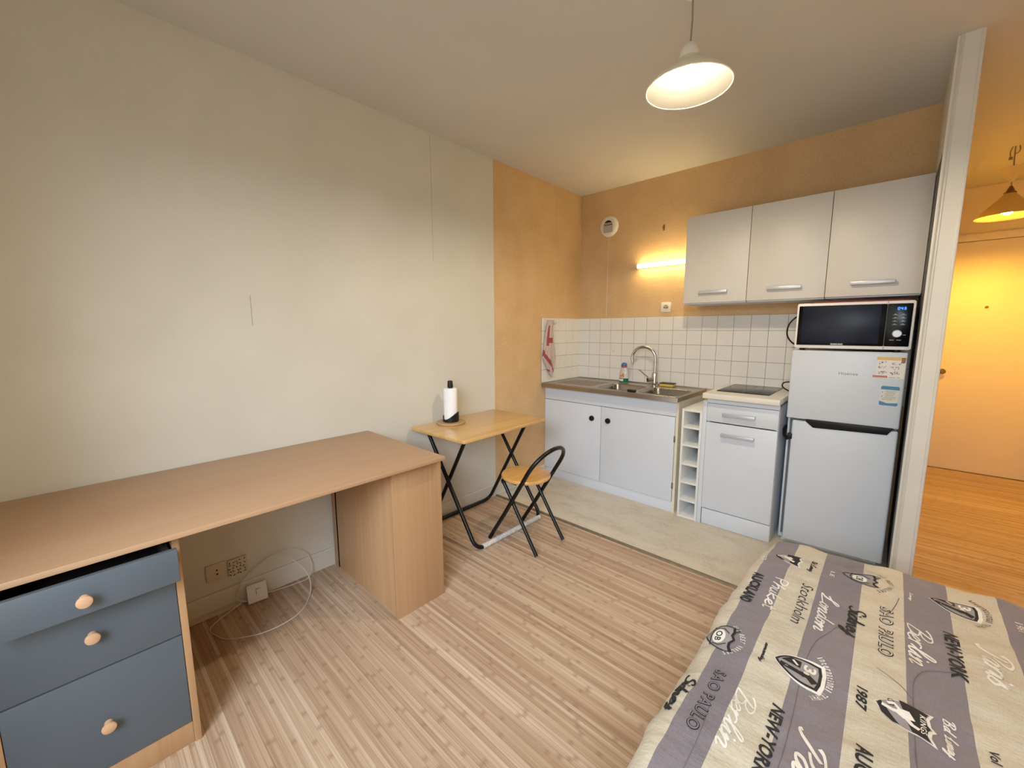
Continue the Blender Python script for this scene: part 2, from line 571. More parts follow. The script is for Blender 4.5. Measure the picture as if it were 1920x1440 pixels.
for a, b in ((1.10, 1.16), (2.00, 2.05), (2.89, 2.95)):
    w.box(a, b, YW - 0.08, YW - 0.02, 0.3, 2.10, 0.004)
w.box(1.16, 2.89, YW - 0.08, YW - 0.02, 0.3, 0.36, 0.004).box(1.16, 2.89, YW - 0.08, YW - 0.02, 2.04, 2.10, 0.004)
struct('window_1', w, 'white_trim')

struct('baseboard_left', MB().prism([(0, 0.0), (0.013, 0.0), (0.013, 0.092), (0.008, 0.1), (0, 0.1)], YW, -0.535, axis='y'), 'baseboard', smooth=False)
struct('baseboard_hall', MB().box(3.50, XR, YH - 0.012, YH, 0, 0.08), 'door_paint', smooth=False)
# mouldings of the partition end
w = MB()
w.box(2.2985, 2.309, -0.703, -0.690, 0, H - 0.002, 0.003).box(2.314, 2.320, -0.699, -0.690, 0, H - 0.002, 0.0025)
struct('trim_2', w, 'white_trim')
w = MB()
w.box(2.368, 2.380, -0.701, -0.690, 0, H - 0.002, 0.003)
struct('trim_3', w, 'white_trim')
# hall door, its casing and picture rail
d = struct('door_1', MB().box(2.46, 3.42, YH - 0.035, YH - 0.004, 0.006, 2.05, 0.002), 'door_paint')
h = MB()
h.lathe([(0, 0.0), (0.022, 0.0), (0.022, 0.004), (0.008, 0.006), (0.008, 0.03), (0.020, 0.036), (0.022, 0.048), (0.014, 0.056), (0, 0.057)], 2.572, YH - 0.035, 0.913, 20, mat=rotm('X', pi / 2))
obj('door_knob', h, 'brass', d)
h = MB()
h.lathe([(0, 0.0), (0.012, 0.0), (0.012, 0.004), (0.006, 0.006), (0, 0.004)], 2.786, YH - 0.035, 1.485, 16, mat=rotm('X', pi / 2))
obj('peephole', h, 'brass', d)
struct('trim_4', MB().box(2.40, 3.48, YH - 0.022, YH, 2.056, 2.12, 0.003), 'door_paint')
struct('trim_5', MB().box(3.425, 3.48, YH - 0.022, YH, 0.0, 2.055, 0.003), 'door_paint')
struct('trim_6', MB().box(2.376, XR, YH - 0.012, YH, H - 0.012, H - 0.001, 0.002), 'hall_wall')

# splashback tiles
def tile_wall(name, uv0, uv1, along, z0=0.845, z1=1.405):
    w = MB()
    p = 0.1117
    n = 5
    ph = (z1 - z0) / n
    if along == 'x':
        w.box(uv0, uv1, -0.004, -0.0005, z0, z1, mi=1)
    else:
        w.box(0.0005, 0.004, uv0, uv1, z0, z1, mi=1)
    a = uv0 if along == 'x' else uv1
    while True:
        b = a + p if along == 'x' else a - p
        if along == 'x' and a > uv1 - 0.01 or along == 'y' and a < uv0 + 0.01:
            break
        for k in range(n):
            za, zb = z0 + k * ph + 0.0012, z0 + (k + 1) * ph - 0.0012
            if along == 'x':
                w.box(a + 0.0012, min(b, uv1) - 0.0012, -0.0085, -0.003, za, zb, 0.0012, 0, 1)
            else:
                w.box(0.003, 0.0085, max(b, uv0) + 0.0012, a - 0.0012, za, zb, 0.0012, 0, 1)
        a = b
    return struct(name, w, ['tile', 'grout'])
tile_wall('wall_tiles_back', 0.006, 2.299, 'x')
tile_wall('wall_tiles_left', -0.584, -0.006, 'y')

# ================================================================== the desk
desk = thing('desk', 'long beech laminate desk with grey-blue drawers against the cream wall', 'desk', (0.37, -2.9, 0))
obj('desktop', MB().box(0.006, 0.7344, -3.60, -2.203, 0.708, 0.7255, 0.0025), 'laminate', desk)
# closed cupboard pedestal at the far end
p = MB().box(0.03, 0.657, -2.4485, -2.4305, 0.012, 0.7075, 0.001)
obj('side_panel', p, 'laminate_v', desk)
obj('side_panel', MB().box(0.03, 0.657, -2.2055, -2.1875, 0.0, 0.7075, 0.001), 'laminate_v', desk)
obj('front_panel', MB().box(0.6575, 0.6755, -2.4490, -2.1870, 0.0, 0.7070, 0.001), 'laminate_v', desk)
obj('back_panel', MB().box(0.075, 0.092, -2.4485, -2.1875, 0.0, 0.7075, 0.001).box(0.080, 0.655, -2.4445, -2.4405, 0.0, 0.013), 'laminate_edge', desk)
# drawer pedestal at the near end
obj('side_panel', MB().box(0.03, 0.683, -3.1920, -3.1740, 0.0, 0.7075, 0.001), 'laminate_v', desk)
obj('side_panel', MB().box(0.03, 0.683, -3.5710, -3.5530, 0.0, 0.7075, 0.001), 'laminate_v', desk)
obj('back_panel', MB().box(0.03, 0.045, -3.5525, -3.1925, 0.05, 0.7075), 'dark_inside', desk)
obj('kickboard', MB().box(0.655, 0.679, -3.5525, -3.1925, 0.0, 0.073, 0.001), 'laminate_v', desk)
def drawer(z0, z1, xf, ya=-3.5515, yb=-3.1935, tray=True):
    d = obj('drawer', MB().box(xf - 0.017, xf, ya, yb, z0, z1, 0.0022), 'blue_front', desk)
    t = MB()
    za = z0 + 0.012
    zb = z1 - 0.022
    t.box(0.10 + xf - 0.683, xf - 0.0175, ya + 0.012, yb - 0.012, za, za + 0.006)
    for a, b in ((ya + 0.012, ya + 0.024), (yb - 0.024, yb - 0.012)):
        t.box(0.10 + xf - 0.683, xf - 0.0175, a, b, za, zb)
    t.box(0.10 + xf - 0.683, 0.112 + xf - 0.683, ya + 0.024, yb - 0.024, za, zb)
    obj('tray', t, 'dark_inside', d, smooth=False)
    return d
def knob(d, x, y, z):
    prof = [(0, 0.0), (0.0095, 0.0), (0.0085, 0.004), (0.0068, 0.010), (0.0075, 0.015), (0.0135, 0.019), (0.0160, 0.0225), (0.0150, 0.0262), (0.009, 0.0288), (0, 0.0295)]
    obj('knob', MB().lathe(prof, x, y, z, 24, mat=rotm('Y', pi / 2)), 'knob_wood', d)
d3 = drawer(0.076, 0.3775, 0.6825)
knob(d3, 0.6825, -3.371, 0.213)
d2 = drawer(0.3815, 0.588, 0.6825)
knob(d2, 0.6825, -3.376, 0.490)
d1 = drawer(0.592, 0.690, 0.762, -3.5560, -3.1885)
knob(d1, 0.762, -3.3785, 0.637)

# ================================================================== wall sockets, trunking, cable
def wall_plate(name, label, y0, y1, z0, z1):
    t = thing(name, label, 'socket', (0.0, (y0 + y1) / 2, (z0 + z1) / 2))
    return t
t = wall_plate('wall_socket', 'plain cream wall socket plate with two small holes, under the desk', -3.021, -2.944, 0.158, 0.238)
obj('plate', MB().box(0.0005, 0.008, -3.021, -2.944, 0.158, 0.238, 0.002), 'plastic_cream', t)
m = MB()
for z in (0.207, 0.188):
    m.lathe([(0, 0), (0.004, 0), (0.004, 0.0008), (0, 0.0008)], 0.0082, -2.980, z, 12, mat=rotm('Y', pi / 2))
obj('pin_hole', m, 'black_plastic', t)
t = wall_plate('wall_socket', 'cream wall socket plate peppered with dark specks, under the desk', -2.936, -2.858, 0.150, 0.232)
obj('plate', MB().box(0.0005, 0.010, -2.936, -2.858, 0.150, 0.232, 0.002), 'plastic_cream', t)
m = MB()
rnd = random.Random(5)
for i in range(5):
    for k in range(5):
        y = -2.930 + 0.0145 * i + 0.003 * rnd.uniform(-1, 1)
        z = 0.157 + 0.0155 * k + 0.003 * rnd.uniform(-1, 1)
        a = rnd.uniform(0, pi)
        m.box(-0.0008, 0.0008, -0.0045, 0.0045, -0.0016, 0.0016, mat=Matrix.Translation((0.0104, y, z)) @ rotm('X', a))
obj('slot', m, 'black_plastic', t)

struct('trim_7', MB().prism([(0.0135, 0.002), (0.032, 0.002), (0.032, 0.017), (0.0135, 0.020)], -3.17, -2.905, axis='y'), 'plastic_cream', smooth=False)

t = thing('junction_box', 'small square white cable box propped on the floor against the baseboard', 'cable box', (0.06, -2.84, 0.0), radians(-6))
bm_tilt = Matrix.Rotation(radians(-22), 4, 'Y')
obj('box', MB().box(-0.014, 0.016, -0.042, 0.042, 0.003, 0.088, 0.004, mat=bm_tilt), 'plastic_white', t, local=True)
obj('latch', MB().box(0.0155, 0.0185, -0.006, 0.012, 0.060, 0.0635, 0.0008, mat=bm_tilt).box(0.0155, 0.0185, -0.006, -0.003, 0.036, 0.061, 0.0008, mat=bm_tilt), 'mw_grey', t, local=True)

c = MB()
pts = [(0.030, -2.905, 0.010), (0.075, -3.00, 0.004), (0.120, -3.045, 0.003), (0.185, -3.035, 0.003), (0.250, -3.000, 0.003), (0.315, -2.880, 0.003), (0.300, -2.745, 0.003),
       (0.205, -2.655, 0.006), (0.115, -2.620, 0.045), (0.060, -2.650, 0.115), (0.030, -2.740, 0.190), (0.022, -2.840, 0.150), (0.022, -2.905, 0.095), (0.030, -2.920, 0.040), (0.055, -2.885, 0.022)]
c.tube(smooth_path(pts, 10), 0.0022, 8)
pts = [(0.055, -2.795, 0.022), (0.045, -2.730, 0.008), (0.050, -2.660, 0.005), (0.055, -2.600, 0.012), (0.032, -2.575, 0.070), (0.022, -2.600, 0.140), (0.020, -2.680, 0.190), (0.018, -2.790, 0.180), (0.018, -2.880, 0.120), (0.018, -2.910, 0.060)]
c.tube(smooth_path(pts, 10), 0.0020, 8)
tag(obj('cable', c, 'cable_white'), 'thin white cable coiled loosely on the floor under the desk', 'cable')

# ================================================================== folding table
TZ = 0.70
tb_rot = radians(1.6)
tab = thing('folding_table', 'small varnished pine folding table with black crossed tube legs', 'table', (0.27, -1.54, 0))
m = MB()
pts = rrect(0.012, 0.520, -1.925, -1.155, 0.022, 5)
m.prism(pts, TZ - 0.022, TZ, 'z', 0.006, seg=3)
mm = Matrix.Translation((0.27, -1.54, 0)) @ rotm('Z', tb_rot) @ Matrix.Translation((-0.27, 1.54, 0))
bmesh.ops.transform(m.bm, matrix=mm, verts=m.bm.verts)
obj('tabletop', m, 'pine', tab)
R = 0.0125
def frame_u(xb, zb, xt, zt, ya, yb, rb=0.06):
    """tube: leg, bend, floor bar, bend, leg"""
    d = Vector((xt - xb, 0, zt - zb))
    L = d.length
    d.normalize()
    A = [Vector((xb, ya, zb)) + d * L, Vector((xb, ya, zb)) + d * rb]
    n = 7
    b1, b2 = [], []
    for i in range(n + 1):
        t = pi / 2 * i / n
        b1.append(Vector((xb, ya, zb)) + Vector((0, rb, 0)) * (1 - cos(t)) + d * rb * (1 - sin(t)))
        b2.append(Vector((xb, yb, zb)) - Vector((0, rb, 0)) * (1 - sin(t)) + d * rb * (1 - cos(t)))
    return [A[0]] + b1 + b2 + [Vector((xb, yb, zb)) + d * L]
obj('leg_frame', MB().tube(frame_u(0.517, R + 0.001, 0.052, TZ - 0.022, -1.825, -1.222), R, 14), 'black_tube', tab)
obj('leg_frame', MB().tube(frame_u(0.034, R + 0.001, 0.412, TZ - 0.022, -1.795, -1.252), R, 14), 'black_tube', tab)
m = MB()
path = [(0.517, -1.775 + 0.535 * i / 60, R + 0.0035) for i in range(61)]
m.tube(path, 0.016, 12, rr=[0.0150 + 0.0016 * rnd.random() for i in range(61)])
o = obj('wrapping', m, 'wrap', tab)
o['label'] = 'torn white wrapping around the floor bar'
for ya, yb in ((-1.826, -1.794), (-1.253, -1.221)):
    obj('pivot', MB().tube([(0.2475, ya - 0.004, 0.397), (0.2475, yb + 0.004, 0.397)], 0.005, 10), 'black_tube', tab)

# ================================================================== folding chair
ch = thing('folding_chair', 'folding chair with round varnished wood seat and black hooped tube frame', 'chair', (0.65, -1.51, 0))
m = MB()
m.lathe([(0, 0.418), (0.138, 0.418), (0.146, 0.421), (0.150, 0.429), (0.150, 0.434), (0.146, 0.441), (0.138, 0.4435), (0, 0.4435)], 0.648, -1.530, 0, 56)
obj('seat', m, 'seat_wood', ch)
r = 0.0122
k = 1.61
def bp(z, y):
    return Vector((0.462 + z / k, y, z))
ya, yb = -1.662, -1.360
yc, hw = (ya + yb) / 2, (yb - ya) / 2
zs = 0.505
pts = [bp(0.0, ya) + Vector((0, 0, r)), bp(0.2, ya), bp(0.4, ya)]
for i in range(25):
    t = pi * i / 24
    zz = zs + hw / 1.178 * sin(t) * 1.0
    pts.append(bp(zz, yc - hw * cos(t)))
pts += [bp(0.4, yb), bp(0.2, yb), bp(0.0, yb) + Vector((0, 0, r))]
obj('back_hoop', MB().tube(pts, r, 14), 'black_tube', ch)
for y in (-1.634, -1.376):
    pts = [(0.818, y, r), (0.68, y, 0.2145), (0.575, y, 0.370), (0.5545, y, 0.392), (0.556, y, 0.405), (0.575, y, 0.409), (0.66, y, 0.408)]
    s = y
    obj('leg', MB().tube([pts[0]] + [tuple(v) for v in smooth_path([pts[1], pts[2], pts[3], pts[4], pts[5], pts[6]], 5)], 0.011, 14), 'black_tube', ch)
obj('crossbar', MB().tube([(0.575, -1.634, 0.407), (0.575, -1.376, 0.407)], 0.009, 10), 'black_tube', ch)
obj('seat_bracket', MB().tube([(0.735, -1.662, 0.428), (0.735, -1.645, 0.428), (0.72, -1.62, 0.416)], 0.006, 8), 'black_tube', ch)
obj('seat_bracket', MB().tube([(0.735, -1.360, 0.428), (0.735, -1.376, 0.428), (0.72, -1.40, 0.416)], 0.006, 8), 'black_tube', ch)
for y0, y1 in ((-1.664, -1.632), (-1.378, -1.358)):
    obj('pivot', MB().tube([(0.643, y0 - 0.004, 0.285), (0.643, y1 + 0.004, 0.285)], 0.006, 10), 'black_tube', ch)

# ================================================================== paper towel and holder
PX, PY = 0.136, -1.690
hd = thing('paper_towel_holder', 'black upright paper towel holder on a round wooden base, on the pine table', 'paper towel holder', (PX, PY, TZ))
obj('base', MB().lathe([(0, 0.0005), (0.090, 0.0005), (0.094, 0.004), (0.094, 0.010), (0.090, 0.0135), (0, 0.0135)], PX, PY, TZ, 40), 'disc_wood', hd)
m = MB()
m.lathe([(0.0, 0.014), (0.050, 0.014), (0.052, 0.018), (0.052, 0.021), (0.0, 0.021)], PX, PY, TZ, 40)
nn = 48
ring_o, ring_i, top_o, top_i = [], [], [], []
for i in range(nn):
    a = 2 * pi * i / nn
    ph = a - radians(30)
    hgt = 0.026 + 0.052 * max(0.0, 0.5 + 0.5 * cos(ph)) ** 2 + 0.026 * max(0.0, cos(a - radians(205))) ** 3
    for lst, rr_, z in ((ring_o, 0.052, 0.018), (ring_i, 0.0475, 0.018), (top_o, 0.052, hgt), (top_i, 0.0475, hgt)):
        lst.append(m.bm.verts.new((PX + rr_ * cos(a), PY + rr_ * sin(a), TZ + z)))
for i in range(nn):
    j = (i + 1) % nn
    m.bm.faces.new((ring_o[i], ring_o[j], top_o[j], top_o[i]))
    m.bm.faces.new((ring_i[j], ring_i[i], top_i[i], top_i[j]))
    m.bm.faces.new((top_o[i], top_o[j], top_i[j], top_i[i]))
obj('cup', m, 'black_plastic', hd)
obj('post', MB().lathe([(0, 0.02), (0.012, 0.02), (0.012, 0.235), (0.0175, 0.2365), (0.0185, 0.245), (0.0165, 0.277), (0.014, 0.281), (0, 0.282)], PX, PY, TZ, 24), 'black_plastic', hd)
m = MB()
prof = [(0.0185, 0.024), (0.0425, 0.024), (0.0435, 0.027), (0.0435, 0.225), (0.0415, 0.231), (0.036, 0.2335), (0.0185, 0.2335), (0.0185, 0.024)]
m.lathe(prof, PX, PY, TZ, 48)
a0 = radians(-68)
for i in range(10):
    pass
v = []
for i in range(8):
    a = a0 + radians(3.2) * i
    rr_ = 0.0437 + 0.0022 * sin(pi * i / 7) ** 0.7
    v.append(((PX + rr_ * cos(a), PY + rr_ * sin(a), TZ + 0.030), (PX + rr_ * cos(a), PY + rr_ * sin(a), TZ + 0.222)))
for a, b in zip(v, v[1:]):
    m.quad((a[0], b[0], b[1], a[1]))
tag(obj('paper_towel_roll', m, 'paper'), 'white roll of paper towel on the black holder', 'paper towel')

# ================================================================== kitchen run: sink cabinet
sk = thing('sink_cabinet', 'wide white two-door sink cabinet with round black knobs', 'cabinet', (0.585, -0.27, 0.004))
YS = -0.529
m = MB()
m.box(0.004, 0.020, YS + 0.018, -0.012, 0.004, 0.812).box(1.156, 1.174, YS + 0.001, -0.012, 0.004, 0.812, mi=1)
m.box(0.020, 1.156, YS + 0.04, -0.012, 0.085, 0.10).box(0.020, 1.156, -0.025, -0.012, 0.10, 0.812)
obj('carcass', m, ['white_lam', 'yellowed'], sk)
obj('top_rail', MB().box(0.004, 1.155, YS + 0.001, YS + 0.018, 0.703, 0.812, 0.001), 'white_lam', sk)
obj('plinth', MB().box(0.004, 1.155, YS + 0.006, YS + 0.022, 0.004, 0.080, 0.001), 'white_lam', sk)
kp = [(0, 0), (0.0215, 0.0), (0.0225, 0.004), (0.0215, 0.011), (0.0175, 0.016), (0.010, 0.0175), (0, 0.0175)]
for a, b, kx in ((0.005, 0.566, 0.486), (0.571, 1.152, 0.632)):
    dd = obj('door', MB().box(a, b, YS - 0.002, YS + 0.016, 0.084, 0.699, 0.002), 'white_lam', sk)
    obj('knob', MB().lathe(kp, kx, YS - 0.002, 0.594, 28, mat=rotm('X', pi / 2)), 'black_plastic', dd)
    if a > 0.5:
        for z in (0.18, 0.52):
            obj('hinge', MB().box(b - 0.004, b + 0.008, YS - 0.004, YS + 0.01, z, z + 0.045, 0.002), 'bronze', dd)

# stainless worktop with two basins
wk = thing('sink_worktop', 'stainless steel double-bowl sink worktop with a ribbed draining side', 'sink', (0.59, -0.3, 0.813))
ZT = 0.8435
b1 = rrect(0.495, 0.795, -0.500, -0.185, 0.055, 6)
b2 = rrect(0.845, 1.150, -0.505, -0.190, 0.055, 6)
outer = rrect(0.0095, 1.186, -0.593, -0.0095, 0.004, 2)
tb = bmesh.new()
loops = []
for L in (outer, b1, b2):
    vs = [tb.verts.new((x, y, ZT)) for x, y in L]
    es = [tb.edges.new((vs[i], vs[(i + 1) % len(vs)])) for i in range(len(vs))]
    loops.append((vs, es))
bmesh.ops.triangle_fill(tb, use_beauty=True, use_dissolve=False, edges=[e for l_ in loops for e in l_[1]])
for f in list(tb.faces):
    c_ = f.calc_center_median()
    if f.normal.z < 0:
        f.normal_flip()
    for (x0, x1, y0, y1) in ((0.495, 0.795, -0.50, -0.185), (0.845, 1.15, -0.505, -0.19)):
        vin = all(x0 - 1e-4 <= q.co.x <= x1 + 1e-4 and y0 - 1e-4 <= q.co.y <= y1 + 1e-4 for q in f.verts)
        if vin:
            tb.faces.remove(f)
            break
vs = loops[0][0]
low = [tb.verts.new((q.co.x, q.co.y, 0.8135)) for q in vs]
for i in range(len(vs)):
    j = (i + 1) % len(vs)
    tb.faces.new((vs[j], vs[i], low[i], low[j]))
m = MB()
m._merge(tb, 0)
# ribs of the drainer and the raised rims
for i in range(9):
    y = -0.46 + 0.035 * i
    m.tube([(0.06, y, ZT - 0.0005), (0.43, y, ZT - 0.0005)], 0.0028, 8)
m.tube([(x, y, ZT) for x, y in rrect(0.022, 1.174, -0.575, -0.03, 0.02, 4)] + [(1.174, -0.05, ZT)], 0.003, 8)
m.box(0.0095, 1.186, -0.022, -0.0095, ZT, ZT + 0.008, 0.002)
obj('top', m, 'steel', wk)
for nm_, (x0, x1, y0, y1) in (('basin', (0.495, 0.795, -0.50, -0.185)), ('basin', (0.845, 1.15, -0.505, -0.19))):
    m = MB()
    rings = []
    for ins, z, rr_ in ((-0.006, ZT + 0.0015, 0.06), (0.0, ZT + 0.0008, 0.055), (0.004, ZT - 0.006, 0.055), (0.010, ZT - 0.10, 0.055), (0.020, ZT - 0.128, 0.055), (0.042, ZT - 0.140, 0.05), (0.10, ZT - 0.143, 0.03)):
        rings.append([m.bm.verts.new((x, y, z)) for x, y in rrect(x0 + ins, x1 - ins, y0 + ins, y1 - ins, rr_, 6)])
    for A_, B_ in zip(rings, rings[1:]):
        for i in range(len(A_)):
            j = (i + 1) % len(A_)
            m.bm.faces.new((A_[i], A_[j], B_[j], B_[i]))
    m.bm.faces.new(rings[-1])
    bs = obj('basin', m, 'steel_basin', wk, angle=60)
    cx, cy = (x0 + x1) / 2, (y0 + y1) / 2
    obj('drain', MB().lathe([(0, 0.001), (0.02, 0.001), (0.03, 0.004), (0.034, 0.003), (0.036, 0.0)], cx, cy, ZT - 0.143, 24), 'chrome', bs)
# black plug hanging over the divider
m = MB()
m.prism(rrect(0.785, 0.850, -0.540, -0.508, 0.012, 4), ZT + 0.0005, ZT + 0.016, 'z', 0.003)
tag(obj('drain_plug', m, 'black_plastic'), 'small black rubber plug lying on the front rim between the two sink bowls', 'plug')

# faucet
fc = thing('kitchen_faucet', 'chrome swan-neck kitchen faucet standing behind the sink bowls', 'faucet', (0.818, -0.127, ZT))
FX, FY = 0.818, -0.127
m = MB()
m.lathe([(0, 0), (0.029, 0.0), (0.029, 0.006), (0.0245, 0.009), (0.0245, 0.105), (0.022, 0.112), (0.012, 0.116), (0, 0.116)], FX, FY, ZT + 0.0005, 28)
obj('body', m, 'chrome', fc)
pts = [(FX, FY, ZT + 0.11), (FX, FY, ZT + 0.17), (FX, FY, ZT + 0.222)]
rc = 0.095
dirx, diry = -0.985, -0.17
for i in range(1, 19):
    t = radians(200) * i / 18
    q = rc - rc * cos(t)
    pts.append((FX + dirx * q, FY + diry * q, ZT + 0.222 + rc * sin(t)))
obj('spout', MB().tube(pts, 0.0125, 16), 'chrome', fc)
m = MB()
m.tube([(FX - 0.010, FY - 0.02, ZT + 0.055), (FX - 0.038, FY - 0.05, ZT + 0.055)], 0.021, 20)
hn = obj('handle_hub', m, 'chrome', fc)
m = MB()
m.tube([(FX - 0.030, FY - 0.035, ZT + 0.068), (FX - 0.075, FY - 0.040, ZT + 0.100), (FX - 0.115, FY - 0.045, ZT + 0.132)], 0.0045, 10)
obj('lever', m, 'chrome', hn)

# washing-up bottle
bt = thing('dish_soap_bottle', 'squat clear dish soap bottle with blue cap behind the sink', 'bottle', (0.528, -0.095, ZT))
BX, BY = 0.528, -0.095
sq = Matrix.Diagonal((1.0, 0.62, 1.0, 1.0))
obj('bottle', MB().lathe([(0, 0.0), (0.036, 0.0), (0.040, 0.006), (0.041, 0.035), (0.041, 0.060), (0.0395, 0.080), (0.034, 0.105), (0.024, 0.126), (0.018, 0.134), (0, 0.134)], BX, BY, ZT + 0.001, 32, mat=sq), 'soap_clear', bt)
obj('liquid', MB().lathe([(0.0, 0.001), (0.0366, 0.001), (0.0406, 0.0065), (0.0416, 0.030), (0.0414, 0.040), (0.040, 0.0405)], BX, BY, ZT + 0.001, 32, mat=sq), 'soap_green', bt)
m = MB()
m.lathe([(0.0424, 0.016), (0.0424, 0.036)], BX, BY, ZT, 32, mat=sq)
for f in list(m.bm.faces):
    c_ = f.calc_center_median()
    if not (c_.y < BY and c_.x < BX + 0.008):
        m.bm.faces.remove(f)
obj('label', m, 'plastic_white', bt)
m = MB()
for sx, sz, rr_ in ((0.004, 0.070, 0.013), (-0.014, 0.062, 0.009), (0.010, 0.056, 0.007)):
    m.lathe([(0, 0.002), (rr_ * 0.7, 0.0015), (rr_, 0)], BX + sx, BY - 0.0262, ZT + sz, 16, mat=rotm('X', pi / 2))
obj('print', m, 'soap_orange', bt)
obj('collar', MB().lathe([(0.0, 0.134), (0.022, 0.134), (0.024, 0.138), (0.024, 0.146), (0, 0.147)], BX, BY, ZT, 28), 'soap_red', bt)
obj('cap', MB().lathe([(0.0235, 0.147), (0.0245, 0.150), (0.024, 0.160), (0.019, 0.170), (0.010, 0.1755), (0, 0.177)], BX, BY, ZT, 28), 'soap_cap', bt)

# sponge
sp_ = thing('sponge', 'yellow sponge with dark scouring layer behind the faucet', 'sponge', (0.90, -0.06, ZT))
obj('foam', MB().box(0.845, 0.955, -0.092, -0.030, ZT + 0.0008, ZT + 0.020, 0.004), 'sponge', sp_)
obj('scourer', MB().box(0.843, 0.957, -0.094, -0.028, ZT + 0.0203, ZT + 0.029, 0.003), 'scourer', sp_)

# ================================================================== open rack
rk = MB()
X0, X1, YF, YB = 1.207, 1.337, -0.558, -0.03
rk.box(X0, X0 + 0.014, YF, YB, 0.004, 0.772, 0.001).box(X1 - 0.014, X1, YF, YB, 0.004, 0.772, 0.001)
rk.box(X0 + 0.014, X1 - 0.014, YB - 0.006, YB, 0.004, 0.772)
t = thing('bottle_rack', 'narrow white open bottle rack with six cubbyholes beside the sink cabinet', 'rack', (1.27, -0.3, 0.004))
obj('frame', rk, 'white_lam2', t)
for z in (0.757, 0.640, 0.515, 0.382, 0.253, 0.126, 0.006):
    obj('shelf', MB().box(X0 + 0.0142, X1 - 0.0142, YF + 0.0005, YB - 0.0065, z, z + 0.0145, 0.0008), 'white_lam2', t)

# ================================================================== hob cabinet
oc = thing('base_cabinet', 'white base cabinet with one drawer and one door under the hob', 'cabinet', (1.565, -0.27, 0.004))
OX0, OX1, OY = 1.363, 1.764, -0.553
m = MB()
m.box(OX0, OX0 + 0.016, OY + 0.019, -0.012, 0.004, 0.842).box(OX1 - 0.016, OX1, OY + 0.019, -0.012, 0.004, 0.842)
m.box(OX0 + 0.016, OX1 - 0.016, OY + 0.02, -0.012, 0.115, 0.13).box(OX0 + 0.016, OX1 - 0.016, -0.024, -0.012, 0.13, 0.842).box(OX0, OX1, OY + 0.004, OY + 0.019, 0.832, 0.866)
obj('carcass', m, 'white_lam', oc)
obj('filler_strip', MB().box(1.3385, OX0 - 0.0008, OY + 0.001, OY + 0.018, 0.004, 0.842, 0.001), 'white_lam', oc)
obj('plinth', MB().box(OX0 + 0.006, OX1 - 0.001, OY + 0.005, OY + 0.018, 0.006, 0.112, 0.001), 'white_lam', oc)
def bar_handle(parent, x0, x1, y, z, hh=0.011):
    m = MB()
    m.box(x0, x1, y - 0.030, y - 0.020, z - hh, z + hh, 0.003)
    m.box(x0 + 0.002, x0 + 0.014, y - 0.021, y - 0.0003, z - hh + 0.002, z + hh - 0.002, 0.001)
    m.box(x1 - 0.014, x1 - 0.002, y - 0.021, y - 0.0003, z - hh + 0.002, z + hh - 0.002, 0.001)
    obj('handle', m, 'alu', parent)
dr = obj('drawer', MB().box(OX0 + 0.001, OX1 - 0.001, OY, OY + 0.018, 0.712, 0.829, 0.0015), 'white_lam', oc)
bar_handle(dr, 1.462, 1.646, OY, 0.768)
dr = obj('door', MB().box(OX0 + 0.001, OX1 - 0.001, OY, OY + 0.018, 0.119, 0.704, 0.0015), 'white_lam', oc)
bar_handle(dr, 1.460, 1.648, OY, 0.636)
tag(obj('worktop', MB().box(1.346, 1.770, -0.603, -0.0095, 0.8665, 0.9, 0.003), 'worktop'), 'short cream worktop slab on the white base cabinet, holding the hob', 'worktop')
hb = thing('ceramic_hob', 'flat black ceramic glass hob set in the cream worktop', 'hob', (1.535, -0.25, 0.9))
obj('glass', MB().box(1.388, 1.690, -0.462, -0.035, 0.9003, 0.9048, 0.0015), 'hob_glass', hb)
m = MB()
m.box(1.39, 1.688, -0.2485, -0.2465, 0.9049, 0.9052).box(1.537, 1.539, -0.46, -0.037, 0.9049, 0.9052)
obj('marking', m, 'hob_line', hb)

# ================================================================== wall cabinets
YU = -0.330
for i, (a, b, h0, h1, lab) in enumerate((
        (1.0905, 1.4895, 1.197, 1.380, 'pale grey wall cabinet at the tube light end of the row of three'),
        (1.4925, 1.8965, 1.606, 1.786, 'pale grey wall cabinet in the middle of the row of three'),
        (1.8995, 2.2975, 2.010, 2.196, 'pale grey wall cabinet above the microwave, beside the white post'))):
    t = thing('wall_cabinet', lab, 'cabinet', ((a + b) / 2, -0.17, 1.475), 0, 'wall cabinets above the splashback')
    m = MB()
    m.box(a + 0.001, a + 0.017, YU + 0.0195, -0.001, 1.479, 2.072).box(b - 0.017, b - 0.001, YU + 0.0195, -0.001, 1.479, 2.072)
    m.box(a + 0.017, b - 0.017, YU + 0.0195, -0.001, 1.479, 1.495).box(a + 0.017, b - 0.017, YU + 0.0195, -0.001, 2.056, 2.072).box(a + 0.017, b - 0.017, -0.008, -0.001, 1.495, 2.056)
    obj('carcass', m, 'white_lam', t)
    d = obj('door', MB().box(a, b, YU, YU + 0.018, 1.487, 2.074, 0.0015), 'grey_front', t)
    bar_handle(d, h0, h1, YU, 1.556, 0.0095)

